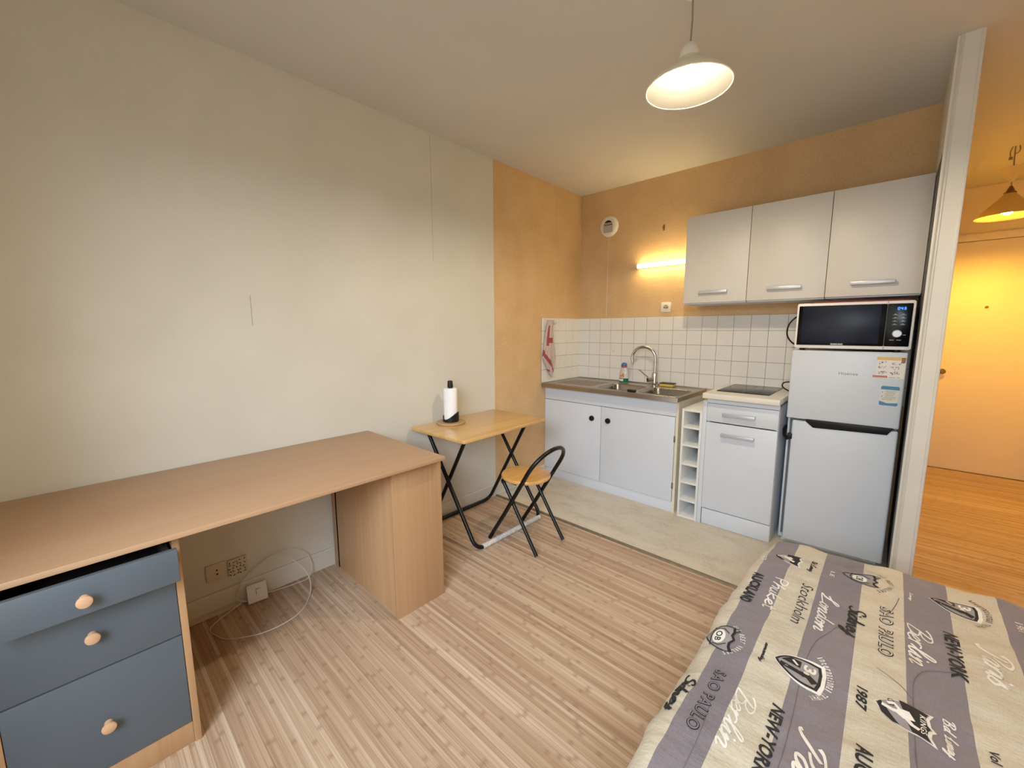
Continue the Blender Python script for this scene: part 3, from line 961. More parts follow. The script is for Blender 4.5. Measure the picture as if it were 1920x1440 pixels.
# ================================================================== fridge
PH = radians(3.5)
fr = thing('fridge_freezer', 'white two-door fridge freezer standing askew beside the post', 'fridge', (1.790, -0.490, 0.004), PH)
W, D, ZF = 0.488, 0.400, 1.181
m = MB()
m.box(0.004, W - 0.004, 0.050, D, 0.02, ZF - 0.004, 0.006)
m.box(0.02, W - 0.02, 0.06, D - 0.01, 0.0, 0.03)
obj('body', m, 'fridge', fr, local=True)
obj('gasket', MB().box(0.016, W - 0.012, 0.040, 0.0505, 0.05, ZF - 0.01, 0.002), 'gasket', fr, local=True)
up = obj('freezer_door', MB().box(0.0, W, 0.0, 0.041, 0.782, ZF, 0.007, seg=3), 'fridge', fr, local=True)
lo = obj('fridge_door', MB().box(0.030, W, 0.0, 0.041, 0.030, 0.770, 0.009, seg=3), 'fridge', fr, local=True)
m = MB()
m.prism([(0.095, 0.786), (0.466, 0.786), (0.466, 0.781), (0.445, 0.747), (0.130, 0.739), (0.095, 0.770)], -0.006, 0.010, axis='y', bev=0.003)
o = obj('grip', m, 'black_plastic', fr, local=True)
o['label'] = 'black recessed grip between the two doors'
m = MB()
m.tube([(-0.004, 0.090, 0.715), (-0.009, 0.070, 0.695), (-0.004, 0.035, 0.668), (0.012, 0.012, 0.655), (0.024, 0.008, 0.668)], 0.010, 10)
m.box(0.012, 0.036, -0.003, 0.02, 0.655, 0.690, 0.004)
o = obj('strap', m, 'black_plastic', fr, local=True)
m = MB()
add_text(m, 'Hisense', lambda a, b: (0.220 + a, -0.0012, 1.052 + b), 0.082, 0.0155, 0, offset=0.012, spacing=1.05)
o = obj('logo', m, 'logo_grey', up, local=True, smooth=False)

# stickers on the freezer door
def sticker(name, label, x0, x1, z0, z1, rot):
    M = Matrix.Translation((1.790, -0.490, 0.004)) @ rotm('Z', PH) @ Matrix.Translation((x0, -0.0008, z0)) @ rotm('Y', radians(rot))
    o = bpy.data.objects.new(name, None)
    C.objects.link(o)
    o.matrix_world = M
    o.empty_display_size = 0.03
    ORIG[o.name] = M
    tag(o, label, 'sticker')
    return o
SW, SH = 0.112, 0.108
st = sticker('sticker', 'white sticker with gold band and small drawings on the freezer door', 0.371, 0, 1.047, 0, 0.5)
def patch(m, x0, x1, z0, z1, y, mi=0):
    m.quad(((x0, y, z0), (x1, y, z0), (x1, y, z1), (x0, y, z1)), mi)
m = MB()
m.box(0.002, SW, -0.0004, 0.0004, 0, SH)
obj('sheet', m, 'stick_paper', st, local=True, smooth=False)
m = MB()
patch(m, 0.0, SW, 0.094, SH + 0.002, -0.0006)
obj('header', m, 'stick_gold', st, local=True, smooth=False)
m = MB()
patch(m, 0.094, 0.109, 0.087, 0.109, -0.0008)
m.lathe([(0, 0.0004), (0.0078, 0)], 0.1015, -0.0008, 0.088, 16, mat=rotm('X', pi / 2))
obj('seal', m, 'stick_dkgold', st, local=True, smooth=False)
m = MB()
patch(m, -0.010, 0.048, 0.002, 0.013, -0.0006)
obj('footer', m, 'stick_red', st, local=True, smooth=False)
m = MB()
rn = random.Random(11)
for cx, cz, n_, sp1 in ((0.022, 0.079, 9, 0.014), (0.078, 0.077, 10, 0.018), (0.022, 0.055, 8, 0.014), (0.074, 0.053, 9, 0.016), (0.026, 0.029, 10, 0.015), (0.076, 0.028, 14, 0.019)):
    for i in range(n_):
        x = cx + rn.uniform(-sp1, sp1)
        z = cz + rn.uniform(-0.007, 0.007)
        a = rn.uniform(0, pi)
        L_ = rn.uniform(0.002, 0.0055)
        dx, dz = cos(a) * L_, sin(a) * L_
        nx, nz = -sin(a) * 0.0011, cos(a) * 0.0011
        m.quad(((x - dx - nx, -0.0007, z - dz - nz), (x + dx - nx, -0.0007, z + dz - nz), (x + dx + nx, -0.0007, z + dz + nz), (x - dx + nx, -0.0007, z - dz + nz)))
patch(m, 0.054, 0.078, 0.0045, 0.0065, -0.0006)
patch(m, 0.084, 0.096, 0.0045, 0.0065, -0.0006)
obj('drawings', m, 'stick_ink', st, local=True, smooth=False)

st = sticker('sticker', 'blue and beige rounded sticker on the freezer door, under the gold-banded one', 0.398, 0, 0.905, 0, 1.5)
m = MB()
m.prism(rrect(0, 0.072, 0, 0.101, 0.006, 4), -0.0004, 0.0004, axis='y')
obj('sheet', m, 'stick_beige', st, local=True, smooth=False)
m = MB()
m.prism([(0.0, 0.083), (0.072, 0.083), (0.072, 0.096), (0.067, 0.1015), (0.005, 0.1015), (0.0, 0.096)], -0.0008, -0.0004, axis='y')
obj('header', m, 'stick_blue', st, local=True, smooth=False)
m = MB()
m.prism([(0.0, 0.004), (0.004, 0.0), (0.068, 0.0), (0.072, 0.004), (0.072, 0.017), (0.050, 0.014), (0.030, 0.012), (0.0, 0.022)], -0.0008, -0.0004, axis='y')
obj('footer', m, 'stick_blue', st, local=True, smooth=False)
m = MB()
for k_, (a, b) in enumerate(((0.018, 0.064), (0.020, 0.058), (0.016, 0.056), (0.020, 0.050), (0.018, 0.062), (0.010, 0.060), (0.008, 0.050))):
    z = 0.075 - 0.0075 * k_
    patch(m, a, b, z, z + 0.0018, -0.0006)
patch(m, 0.006, 0.010, 0.066, 0.070, -0.0006)
patch(m, 0.006, 0.010, 0.045, 0.049, -0.0006)
obj('printed_lines', m, 'stick_ink', st, local=True, smooth=False)

# ================================================================== microwave on the fridge
MZ = ZF + 0.004
mw = thing('microwave', 'white-framed black microwave oven standing on the fridge', 'microwave', (1.794, -0.492, MZ), PH)
MX0, MX1, M0, M1 = 0.004, 0.490, 0.014, 0.262
m = MB()
m.box(MX0 + 0.002, MX1 - 0.002, 0.020, 0.340, M0 + 0.002, M1 - 0.002, 0.004)
obj('case', m, 'mw_white', mw, local=True)
for x in (0.04, 0.44):
    for y in (0.04, 0.30):
        obj('foot', MB().lathe([(0, 0.0), (0.013, 0.0), (0.015, 0.016), (0, 0.016)], x, y, 0.0003, 14), 'black_plastic', mw, local=True)
split = 0.385
m = MB()
m.prism(rrect(MX0, MX1, M0, M1, 0.010, 5), -0.004, 0.021, axis='y', bev=0.002)
obj('front_frame', m, 'mw_white', mw, local=True)
dm = obj('door', MB().prism(rrect(MX0 + 0.009, split - 0.001, M0 + 0.017, M1 - 0.014, 0.004, 3), -0.0065, -0.0035, axis='y', bev=0.0008), 'mw_black', mw, local=True)
m = MB()
m.prism(rrect(MX0 + 0.026, split - 0.022, M0 + 0.030, M1 - 0.016, 0.004, 3), -0.0078, -0.0064, axis='y', bev=0.0004)
obj('window', m, 'mw_window', dm, local=True)
m = MB()
add_text(m, 'SAMSUNG', lambda a, b: (0.168 + a, -0.0084, M0 + 0.020 + b), 0.052, 0.0082, 0, offset=0.02)
obj('logo', m, 'plastic_white', dm, local=True, smooth=False)
pm = obj('control_panel', MB().prism(rrect(split + 0.001, MX1 - 0.010, M0 + 0.017, M1 - 0.014, 0.004, 3), -0.0065, -0.0035, axis='y', bev=0.0008), 'mw_black', mw, local=True)
m = MB()
m.box(split - 0.0008, split + 0.0008, -0.0068, -0.0035, M0 + 0.001, M1 - 0.001)
obj('door_gap', m, 'gasket', mw, local=True, smooth=False)
# seven-segment clock
m = MB()
def seg7(m, x, z, w_, h_, on):
    t_ = 0.0014
    segs = {'a': (x, x + w_, z + h_ - t_, z + h_), 'g': (x, x + w_, z + h_ / 2 - t_ / 2, z + h_ / 2 + t_ / 2), 'd': (x, x + w_, z, z + t_),
            'f': (x, x + t_, z + h_ / 2, z + h_), 'b': (x + w_ - t_, x + w_, z + h_ / 2, z + h_), 'e': (x, x + t_, z, z + h_ / 2), 'c': (x + w_ - t_, x + w_, z, z + h_ / 2)}
    for k_ in on:
        a, b, c_, d_ = segs[k_]
        patch(m, a, b, c_, d_, -0.0072)
zc = M0 + 0.202
seg7(m, 0.424, zc, 0.007, 0.013, 'abcdef')
seg7(m, 0.4345, zc, 0.007, 0.013, 'fgbc')
patch(m, 0.4437, 0.4450, zc + 0.003, zc + 0.0045, -0.0072)
patch(m, 0.4437, 0.4450, zc + 0.0085, zc + 0.010, -0.0072)
seg7(m, 0.4475, zc, 0.007, 0.013, 'abgcd')
obj('clock_display', m, 'mw_display', pm, local=True, smooth=False)
m = MB()
for r_ in range(4):
    for c_ in range(2):
        x = 0.418 + 0.030 * c_
        z = M0 + 0.176 - 0.0165 * r_
        patch(m, x - 0.010, x + 0.010, z, z + 0.0018, -0.0070)
        patch(m, x - 0.004, x + 0.003, z + 0.0028, z + 0.0058, -0.0070)
for x in (0.414, 0.441):
    patch(m, x - 0.009, x + 0.008, M0 + 0.048, M0 + 0.051, -0.0070)
patch(m, 0.452, 0.464, M0 + 0.074, M0 + 0.0765, -0.0070)
obj('panel_lettering', m, 'mw_grey', pm, local=True, smooth=False)
m = MB()
m.lathe([(0, 0.0), (0.019, 0.0), (0.0185, 0.012), (0.016, 0.0145), (0, 0.0145)], 0.431, -0.0066, M0 + 0.082, 28, mat=rotm('X', pi / 2))
obj('dial', m, 'alu', pm, local=True)

m = MB()
m.prism(rrect(0.06, 0.47, 0.012, 0.30, 0.01, 3), 0.2635, 0.2685, 'z', 0.001)
MM = Matrix.Translation((1.794, -0.492, MZ)) @ rotm('Z', PH)
bmesh.ops.transform(m.bm, matrix=MM, verts=m.bm.verts)
tag(obj('placemat', m, 'red'), 'flat dark red mat lying on top of the microwave', 'mat')
# power cords
def wp(x, y, z):
    return tuple(MM @ Vector((x, y, z)))
m = MB()
m.tube(smooth_path([(1.778, -0.16, 1.392), (1.745, -0.18, 1.375), (1.715, -0.19, 1.33), (1.710, -0.19, 1.27), (1.735, -0.18, 1.222), (1.775, -0.16, 1.195)], 8), 0.005, 10)
tag(obj('power_cord', m, 'black_plastic'), 'black power cord looping out behind the microwave', 'cord')
m = MB()
m.tube(smooth_path([(1.779, -0.20, 0.955), (1.755, -0.22, 0.968), (1.722, -0.23, 0.962), (1.716, -0.24, 0.940), (1.735, -0.24, 0.922), (1.762, -0.22, 0.906), (1.779, -0.20, 0.9055)], 8), 0.0045, 10)
tag(obj('power_cord', m, 'black_plastic'), 'short black cord looping behind the fridge beside the hob', 'cord')

# ================================================================== things on the kitchen wall
vt = thing('air_vent', 'round white air vent high on the orange kitchen wall', 'vent', (0.294, 0.0, 2.2))
obj('rim', MB().lathe([(0, 0.001), (0.088, 0.001), (0.090, 0.006), (0.086, 0.016), (0.074, 0.024), (0.066, 0.026), (0, 0.026)], 0.294, 0, 2.2, 44, mat=rotm('X', pi / 2)), 'plastic_white', vt)
m = MB()
pts = [(0.294 + 0.042 * cos(a), 2.207 + 0.042 * sin(a)) for a in [pi * i / 16 for i in range(17)]]
m.prism(pts, -0.0285, -0.0262, axis='y')
obj('opening', m, 'black_plastic', vt, smooth=False)
m = MB()
m.prism(rrect(0.248, 0.340, 2.146, 2.205, 0.008, 3), -0.0285, -0.0262, axis='y')
obj('plate', m, 'vent_grey', vt)
m = MB()
m.box(0.255, 0.333, -0.0300, -0.0286, 2.214, 2.2185).box(0.258, 0.330, -0.0300, -0.0286, 2.224, 2.2275)
obj('bar', m, 'plastic_white', vt)
obj('pull_cord', MB().tube([(0.292, -0.006, 2.115), (0.289, -0.005, 1.75), (0.287, -0.004, 1.408)], 0.0026, 8), 'plastic_cream', vt)

t = thing('wall_hook', 'small brass hook screwed into the orange wall above the tube light', 'hook', (0.785, 0.0, 2.116))
m = MB()
m.box(0.779, 0.793, -0.004, -0.0005, 2.090, 2.135, 0.001)
obj('plate', m, 'brass', t)
m = MB()
m.tube(smooth_path([(0.786, -0.004, 2.120), (0.786, -0.020, 2.116), (0.786, -0.024, 2.104), (0.786, -0.014, 2.096)], 5), 0.003, 8)
obj('hook', m, 'brass', t)
m = MB()
m.lathe([(0, 0.0003), (0.002, 0.0003), (0.002, 0.008), (0.005, 0.009), (0, 0.011)], 1.358, 0, 2.129, 10, mat=rotm('X', pi / 2))
tag(obj('hanging_nail', m, 'brass'), 'tiny dark nail in the orange wall above the wall cabinets', 'nail')

t = thing('wall_lamp', 'lit fluorescent tube light on the orange wall beside the wall cabinets', 'light', (0.83, -0.03, 1.826))
obj('housing', MB().box(0.590, 1.084, -0.022, -0.0003, 1.811, 1.841, 0.003), 'plastic_white', t)
obj('tube', MB().tube([(0.594, -0.038, 1.826), (1.082, -0.038, 1.826)], 0.0165, 20), 'tube_lit', t)
obj('end_cap', MB().tube([(0.580, -0.036, 1.826), (0.594, -0.036, 1.826)], 0.0195, 18), 'plastic_white', t)
obj('end_cap', MB().tube([(1.0822, -0.036, 1.826), (1.0895, -0.036, 1.826)], 0.019, 18), 'plastic_white', t)

t = thing('wall_socket', 'square white wall socket on the orange wall just above the tiles', 'socket', (0.834, 0.0, 1.482))
obj('plate', MB().box(0.794, 0.874, -0.010, -0.0006, 1.442, 1.522, 0.004), 'plastic_white', t)
obj('well', MB().lathe([(0, 0.001), (0.018, 0.001), (0.021, 0.004), (0.023, 0.002), (0.023, 0)], 0.834, -0.0100, 1.482, 28, mat=rotm('X', pi / 2)), 'plastic_cream', t)
m = MB()
for dx, dz in ((-0.010, 0), (0.010, 0), (0, 0.010)):
    m.lathe([(0, 0.0008), (0.004, 0.0008), (0.004, 0)], 0.834 + dx, -0.0116, 1.482 + dz, 12, mat=rotm('X', pi / 2))
m.box(0.812, 0.856, -0.0124, -0.0112, 1.474, 1.4775)
obj('pin_hole', m, 'black_plastic', t)

t = thing('suction_hanger', 'tiny white suction hook stuck on the splashback left of the faucet', 'hook', (0.373, -0.009, 1.127))
t['label'] = 'tiny white suction hook stuck on the back wall tiles above the drainer'
obj('cup', MB().lathe([(0, -0.0002), (0.016, -0.0002), (0.015, 0.004), (0.007, 0.009), (0, 0.010)], 0.373, -0.009, 1.127, 20, mat=rotm('X', pi / 2)), 'plastic_white', t)
obj('hook', MB().tube(smooth_path([(0.373, -0.018, 1.130), (0.373, -0.026, 1.120), (0.373, -0.028, 1.108), (0.373, -0.022, 1.102)], 4), 0.003, 8), 'plastic_white', t)

# towel hooks on the side wall
for y, z, lab in ((-0.512, 1.370, 'cream adhesive hook holding the striped tea towel'), (-0.422, 1.368, 'bare grey hook on the side wall tiles beside the tea towel')):
    t = thing('towel_hook', lab, 'hook', (0.0085, y, z))
    mt = 'plastic_cream' if y < -0.5 else 'alu'
    wd = 0.018 if y < -0.5 else 0.009
    obj('plate', MB().box(0.0088, 0.014, y - wd, y + wd, z - 0.024, z + 0.018, 0.002), mt, t)
    obj('hook', MB().tube(smooth_path([(0.014, y, z - 0.008), (0.026, y, z - 0.012), (0.034, y, z - 0.008), (0.036, y, z + 0.004)], 4), 0.0035, 8), mt, t)

# tea towel
m = MB()
NU, NV = 33, 44
ws = [(0.0, 0.024), (0.10, 0.036), (0.30, 0.060), (0.46, 0.074), (0.58, 0.090), (0.64, 0.096), (0.72, 0.082), (0.82, 0.062), (0.92, 0.040), (1.0, 0.020)]
def interp(tb_, v_):
    for (a, x), (b, y) in zip(tb_, tb_[1:]):
        if v_ <= b:
            return x + (y - x) * (v_ - a) / (b - a)
    return tb_[-1][1]
grid = []
for j in range(NV):
    v_ = j / (NV - 1)
    row = []
    hw_ = interp(ws, v_)
    cy = interp([(0, -0.508), (0.5, -0.497), (0.64, -0.498), (0.85, -0.482), (1, -0.472)], v_)
    for i in range(NU):
        u_ = -1 + 2 * i / (NU - 1)
        fold = 0.5 + 0.5 * cos(u_ * 7.0 + 1.2 * sin(v_ * 4))
        fold2 = 0.5 + 0.5 * cos(u_ * 15.0 + 2.0 * v_)
        x = 0.0135 + 0.026 * (1 - u_ * u_) ** 0.5 * (0.55 + 0.45 * fold) + 0.004 * fold2 + 0.022 * (1 - v_) ** 6
        z = 1.385 - 0.500 * v_ + 0.018 * abs(u_) * (v_ > 0.66) * (v_ - 0.66) * 3 - 0.008 * u_ * (v_ > 0.6)
        row.append(m.bm.verts.new((x, cy + hw_ * u_, z)))
    grid.append(row)
def red(u_, v_):
    if 0.30 < v_ < 0.395 and -0.35 < u_ < 0.55:
        return 1
    if -0.62 < u_ < -0.30 and 0.10 < v_ < 0.44:
        return 1
    d_ = (v_ - 0.55) - 0.22 * (u_ + 0.75)
    if 0.0 < d_ < 0.115 and 0.5 < v_ < 0.90:
        return 1
    if 0.88 < v_ < 0.93 and abs(u_) > 0.3:
        return 1
    return 0
for j in range(NV - 1):
    for i in range(NU - 1):
        f = m.bm.faces.new((grid[j][i], grid[j + 1][i], grid[j + 1][i + 1], grid[j][i + 1]))
        f.material_index = red(-1 + 2 * (i + 0.5) / (NU - 1), (j + 0.5) / (NV - 1))
o = obj('tea_towel', m, ['towel', 'towel_red'], angle=180)
sm = o.modifiers.new('thickness', 'SOLIDIFY')
sm.thickness = 0.003
tag(o, 'pale tea towel with red bands hanging on the side wall tiles', 'towel')

# ================================================================== ceiling lamps
LX, LY, LZ = 1.571, -1.68, 2.197
lp = thing('pendant_lamp', 'lit white bell-shaped pendant lamp hanging above the middle of the room', 'lamp', (LX, LY, LZ))
m = MB()
outer = [(0.150, 0.0), (0.147, 0.006), (0.128, 0.026), (0.098, 0.050), (0.070, 0.068), (0.050, 0.083), (0.038, 0.098), (0.033, 0.104)]
inner = [(0.030, 0.102), (0.036, 0.094), (0.048, 0.080), (0.068, 0.065), (0.096, 0.047), (0.126, 0.023), (0.1445, 0.005), (0.150, 0.0)]
m.lathe(outer, LX, LY, LZ, 56).lathe(inner, LX, LY, LZ, 56, mi=1).lathe([(0.1505, 0.0005), (0.1515, -0.001), (0.149, -0.0022), (0.1475, -0.0005)], LX, LY, LZ, 56, mi=0)
obj('lamp_shade', m, ['shade', 'shade_inside'], lp, angle=80)
m = MB()
m.lathe([(0.0375, 0.098), (0.0375, 0.104), (0.034, 0.122), (0.028, 0.138), (0.016, 0.149), (0.005, 0.153), (0, 0.153)], LX, LY, LZ, 32)
obj('cap', m, 'plastic_white', lp)
obj('cable', MB().tube([(LX, LY, LZ + 0.152), (LX + 0.003, LY, LZ + 0.23), (LX, LY, H - 0.002)], 0.0032, 8), 'cord', lp)
obj('socket', MB().lathe([(0, 0.098), (0.019, 0.098), (0.019, 0.069), (0, 0.069)], LX, LY, LZ, 20), 'plastic_white', lp)
obj('bulb', MB().lathe([(0, 0.068), (0.012, 0.068), (0.018, 0.060), (0.027, 0.048), (0.030, 0.036), (0.026, 0.022), (0.014, 0.012), (0, 0.009)], LX, LY, LZ, 24), 'bulb_lit', lp)
obj('ceiling_hook', MB().lathe([(0, -0.001), (0.028, -0.001), (0.026, -0.012), (0.010, -0.018), (0, -0.018)], LX, LY, H, 20), 'plastic_white', lp)

HX, HY, HZ = 2.708, 1.10, 2.060
hl = thing('pendant_lamp', 'lit conical pendant lamp hanging in the entrance hall', 'lamp', (HX, HY, HZ))
outer = [(0.152, 0.0), (0.150, 0.008), (0.105, 0.060), (0.062, 0.108), (0.034, 0.140), (0.022, 0.158)]
inner = [(0.019, 0.155), (0.031, 0.136), (0.060, 0.104), (0.103, 0.056), (0.147, 0.006), (0.152, 0.0)]
obj('lamp_shade', MB().lathe(outer, HX, HY, HZ, 48).lathe(inner, HX, HY, HZ, 48, mi=1), ['hall_shade', 'hall_shade_inside'], hl, angle=80)
obj('collar', MB().lathe([(0.024, 0.152), (0.030, 0.150), (0.030, 0.158), (0.022, 0.162), (0.016, 0.180), (0.006, 0.200), (0, 0.201)], HX, HY, HZ, 24), 'brass', hl)
obj('ceiling_cup', MB().lathe([(0.004, 0.225), (0.010, 0.230), (0.040, 0.275), (0.070, 0.312), (0.068, 0.314), (0.038, 0.278), (0.008, 0.235)], HX, HY, HZ, 32), 'clear_cup', hl, angle=80)
obj('cable', MB().tube([(HX, HY, HZ + 0.2), (HX, HY, HZ + 0.30), (HX - 0.004, HY, HZ + 0.37), (HX - 0.006, HY, H - 0.002)], 0.0038, 8), 'cord', hl)
m = MB()
m.box(HX - 0.030, HX - 0.012, HY - 0.008, HY + 0.008, H - 0.085, H - 0.068, 0.002)
m.tube(smooth_path([(HX - 0.022, HY, H - 0.070), (HX - 0.026, HY, H - 0.035), (HX - 0.018, HY, H - 0.002)], 4), 0.003, 6)
m.tube(smooth_path([(HX + 0.012, HY, H - 0.002), (HX + 0.016, HY, H - 0.030), (HX + 0.006, HY, H - 0.048), (HX - 0.006, HY, H - 0.050)], 4), 0.003, 6)
obj('ceiling_hook', m, 'bronze', hl)
obj('bulb', MB().lathe([(0, 0.090), (0.012, 0.090), (0.018, 0.076), (0.028, 0.056), (0.030, 0.042), (0.026, 0.026), (0.014, 0.016), (0, 0.013)], HX, HY, HZ, 24), 'hall_bulb', hl)

# ================================================================== the bed
ZB = 0.45
BX0, BX1, BY0, BY1 = 1.882, 2.82, -3.36, -1.372
RB = 0.055
def edge_drop(d, r=RB):
    """distance d outward from the start of the rounding -> (outward, down)"""
    if d <= 0:
        return 0.0, 0.0
    a = d / r
    if a < pi / 2:
        return r * sin(a), r * (1 - cos(a))
    return r + 0.02 * min(1, (d - r * pi / 2) / 0.2), r + (d - r * pi / 2)
def surf(s, t, eps=0.0):
    """quilt surface: s across, t along (world metres on the flat top)"""
    k_ = min(1.0, max(0.0, (t + 1.95) / 0.55))
    xo = BX0 + 0.034 * k_ * k_
    ox, dzx = edge_drop(xo + RB - s)
    ox2, dzx2 = edge_drop(s - (BX1 - RB))
    far = BY1 - 0.045 * max(0.0, min(1.0, (2.15 - s) / 0.25)) ** 2
    oy, dzy = edge_drop(t - (far - RB))
    oy2, dzy2 = edge_drop((BY0 + RB) - t)
    x = s
    if ox > 0:
        x = xo + RB - ox
    if ox2 > 0:
        x = BX1 - RB + ox2
    y = t
    if oy > 0:
        y = far - RB + oy
    if oy2 > 0:
        y = BY0 + RB - oy2
    flat = 1.0 if max(dzx, dzx2, dzy, dzy2) < 0.04 else 0.3
    puff = 0.0035 * sin(s * 23 + 1.3 * sin(t * 9)) + 0.004 * sin(t * 15 + 1.7 * sin(s * 7)) + 0.002 * sin(s * 51 + t * 37) + 0.0016 * sin(t * 70 - s * 22)
    n = Vector((0, 0, 1))
    if ox > 0:
        a = min((xo + RB - s) / RB, pi / 2)
        n = Vector((-sin(a), 0, cos(a)))
    elif oy > 0:
        a = min((t - far + RB) / RB, pi / 2)
        n = Vector((0, sin(a), cos(a)))
    z = ZB - max(dzx, dzx2) - max(dzy, dzy2)
    p_ = Vector((x, y, max(z, 0.06))) + n * (puff * flat + eps)
    return p_
m = MB()
stripes = [1.930, 2.010, 2.100, 2.209, 2.311, 2.415, 2.525, 2.632, 2.735]
ss = []
lo_, hi_ = BX0 - 0.28, BX1 + 0.28
marks = [lo_] + stripes + [hi_]
for a, b in zip(marks, marks[1:]):
    n_ = max(1, int((b - a) / 0.012))
    ss += [a + (b - a) * i / n_ for i in range(n_)]
ss.append(hi_)
ts = []
ta, tbb = BY0 - 0.28, BY1 + 0.30
nt = int((tbb - ta) / 0.014)
ts = [ta + (tbb - ta) * i / nt for i in range(nt + 1)]
g = [[m.bm.verts.new(surf(s_, t_)) for s_ in ss] for t_ in ts]
def stripe_mat(s_):
    return sum(1 for q in stripes if s_ > q) % 2
for j in range(nt):
    for i in range(len(ss) - 1):
        f = m.bm.faces.new((g[j][i], g[j][i + 1], g[j + 1][i + 1], g[j + 1][i]))
        f.material_index = stripe_mat((ss[i] + ss[i + 1]) / 2)

QM = ['quilt_cream', 'quilt_mauve', 'print_black', 'print_white', 'print_grey', 'seam']
CR, MV, BK, WH, GY, SE = range(6)
def place(x0, y0, e):
    """reading direction towards the near end, letter tops towards the right"""
    return lambda a, b: surf(x0 + b, y0 - a, e)

def ribbon(pts, w_, f, mi, taper=False, closed=False):
    P = [Vector((p[0], p[1])) for p in pts]
    n_ = len(P)
    va = []
    for i in range(n_):
        a = P[(i - 1) % n_] if closed else P[max(i - 1, 0)]
        b = P[(i + 1) % n_] if closed else P[min(i + 1, n_ - 1)]
        d_ = (b - a)
        if d_.length < 1e-9:
            d_ = Vector((1, 0))
        d_.normalize()
        nn_ = Vector((-d_.y, d_.x))
        k_ = w_ / 2
        if taper:
            k_ *= 0.55 + 0.75 * abs(d_.y) ** 1.5
        va.append((m.bm.verts.new(f(*(P[i] + nn_ * k_))), m.bm.verts.new(f(*(P[i] - nn_ * k_)))))
    rng = range(n_) if closed else range(n_ - 1)
    for i in rng:
        j = (i + 1) % n_
        q = m.bm.faces.new((va[i][1], va[j][1], va[j][0], va[i][0]))
        q.material_index = mi

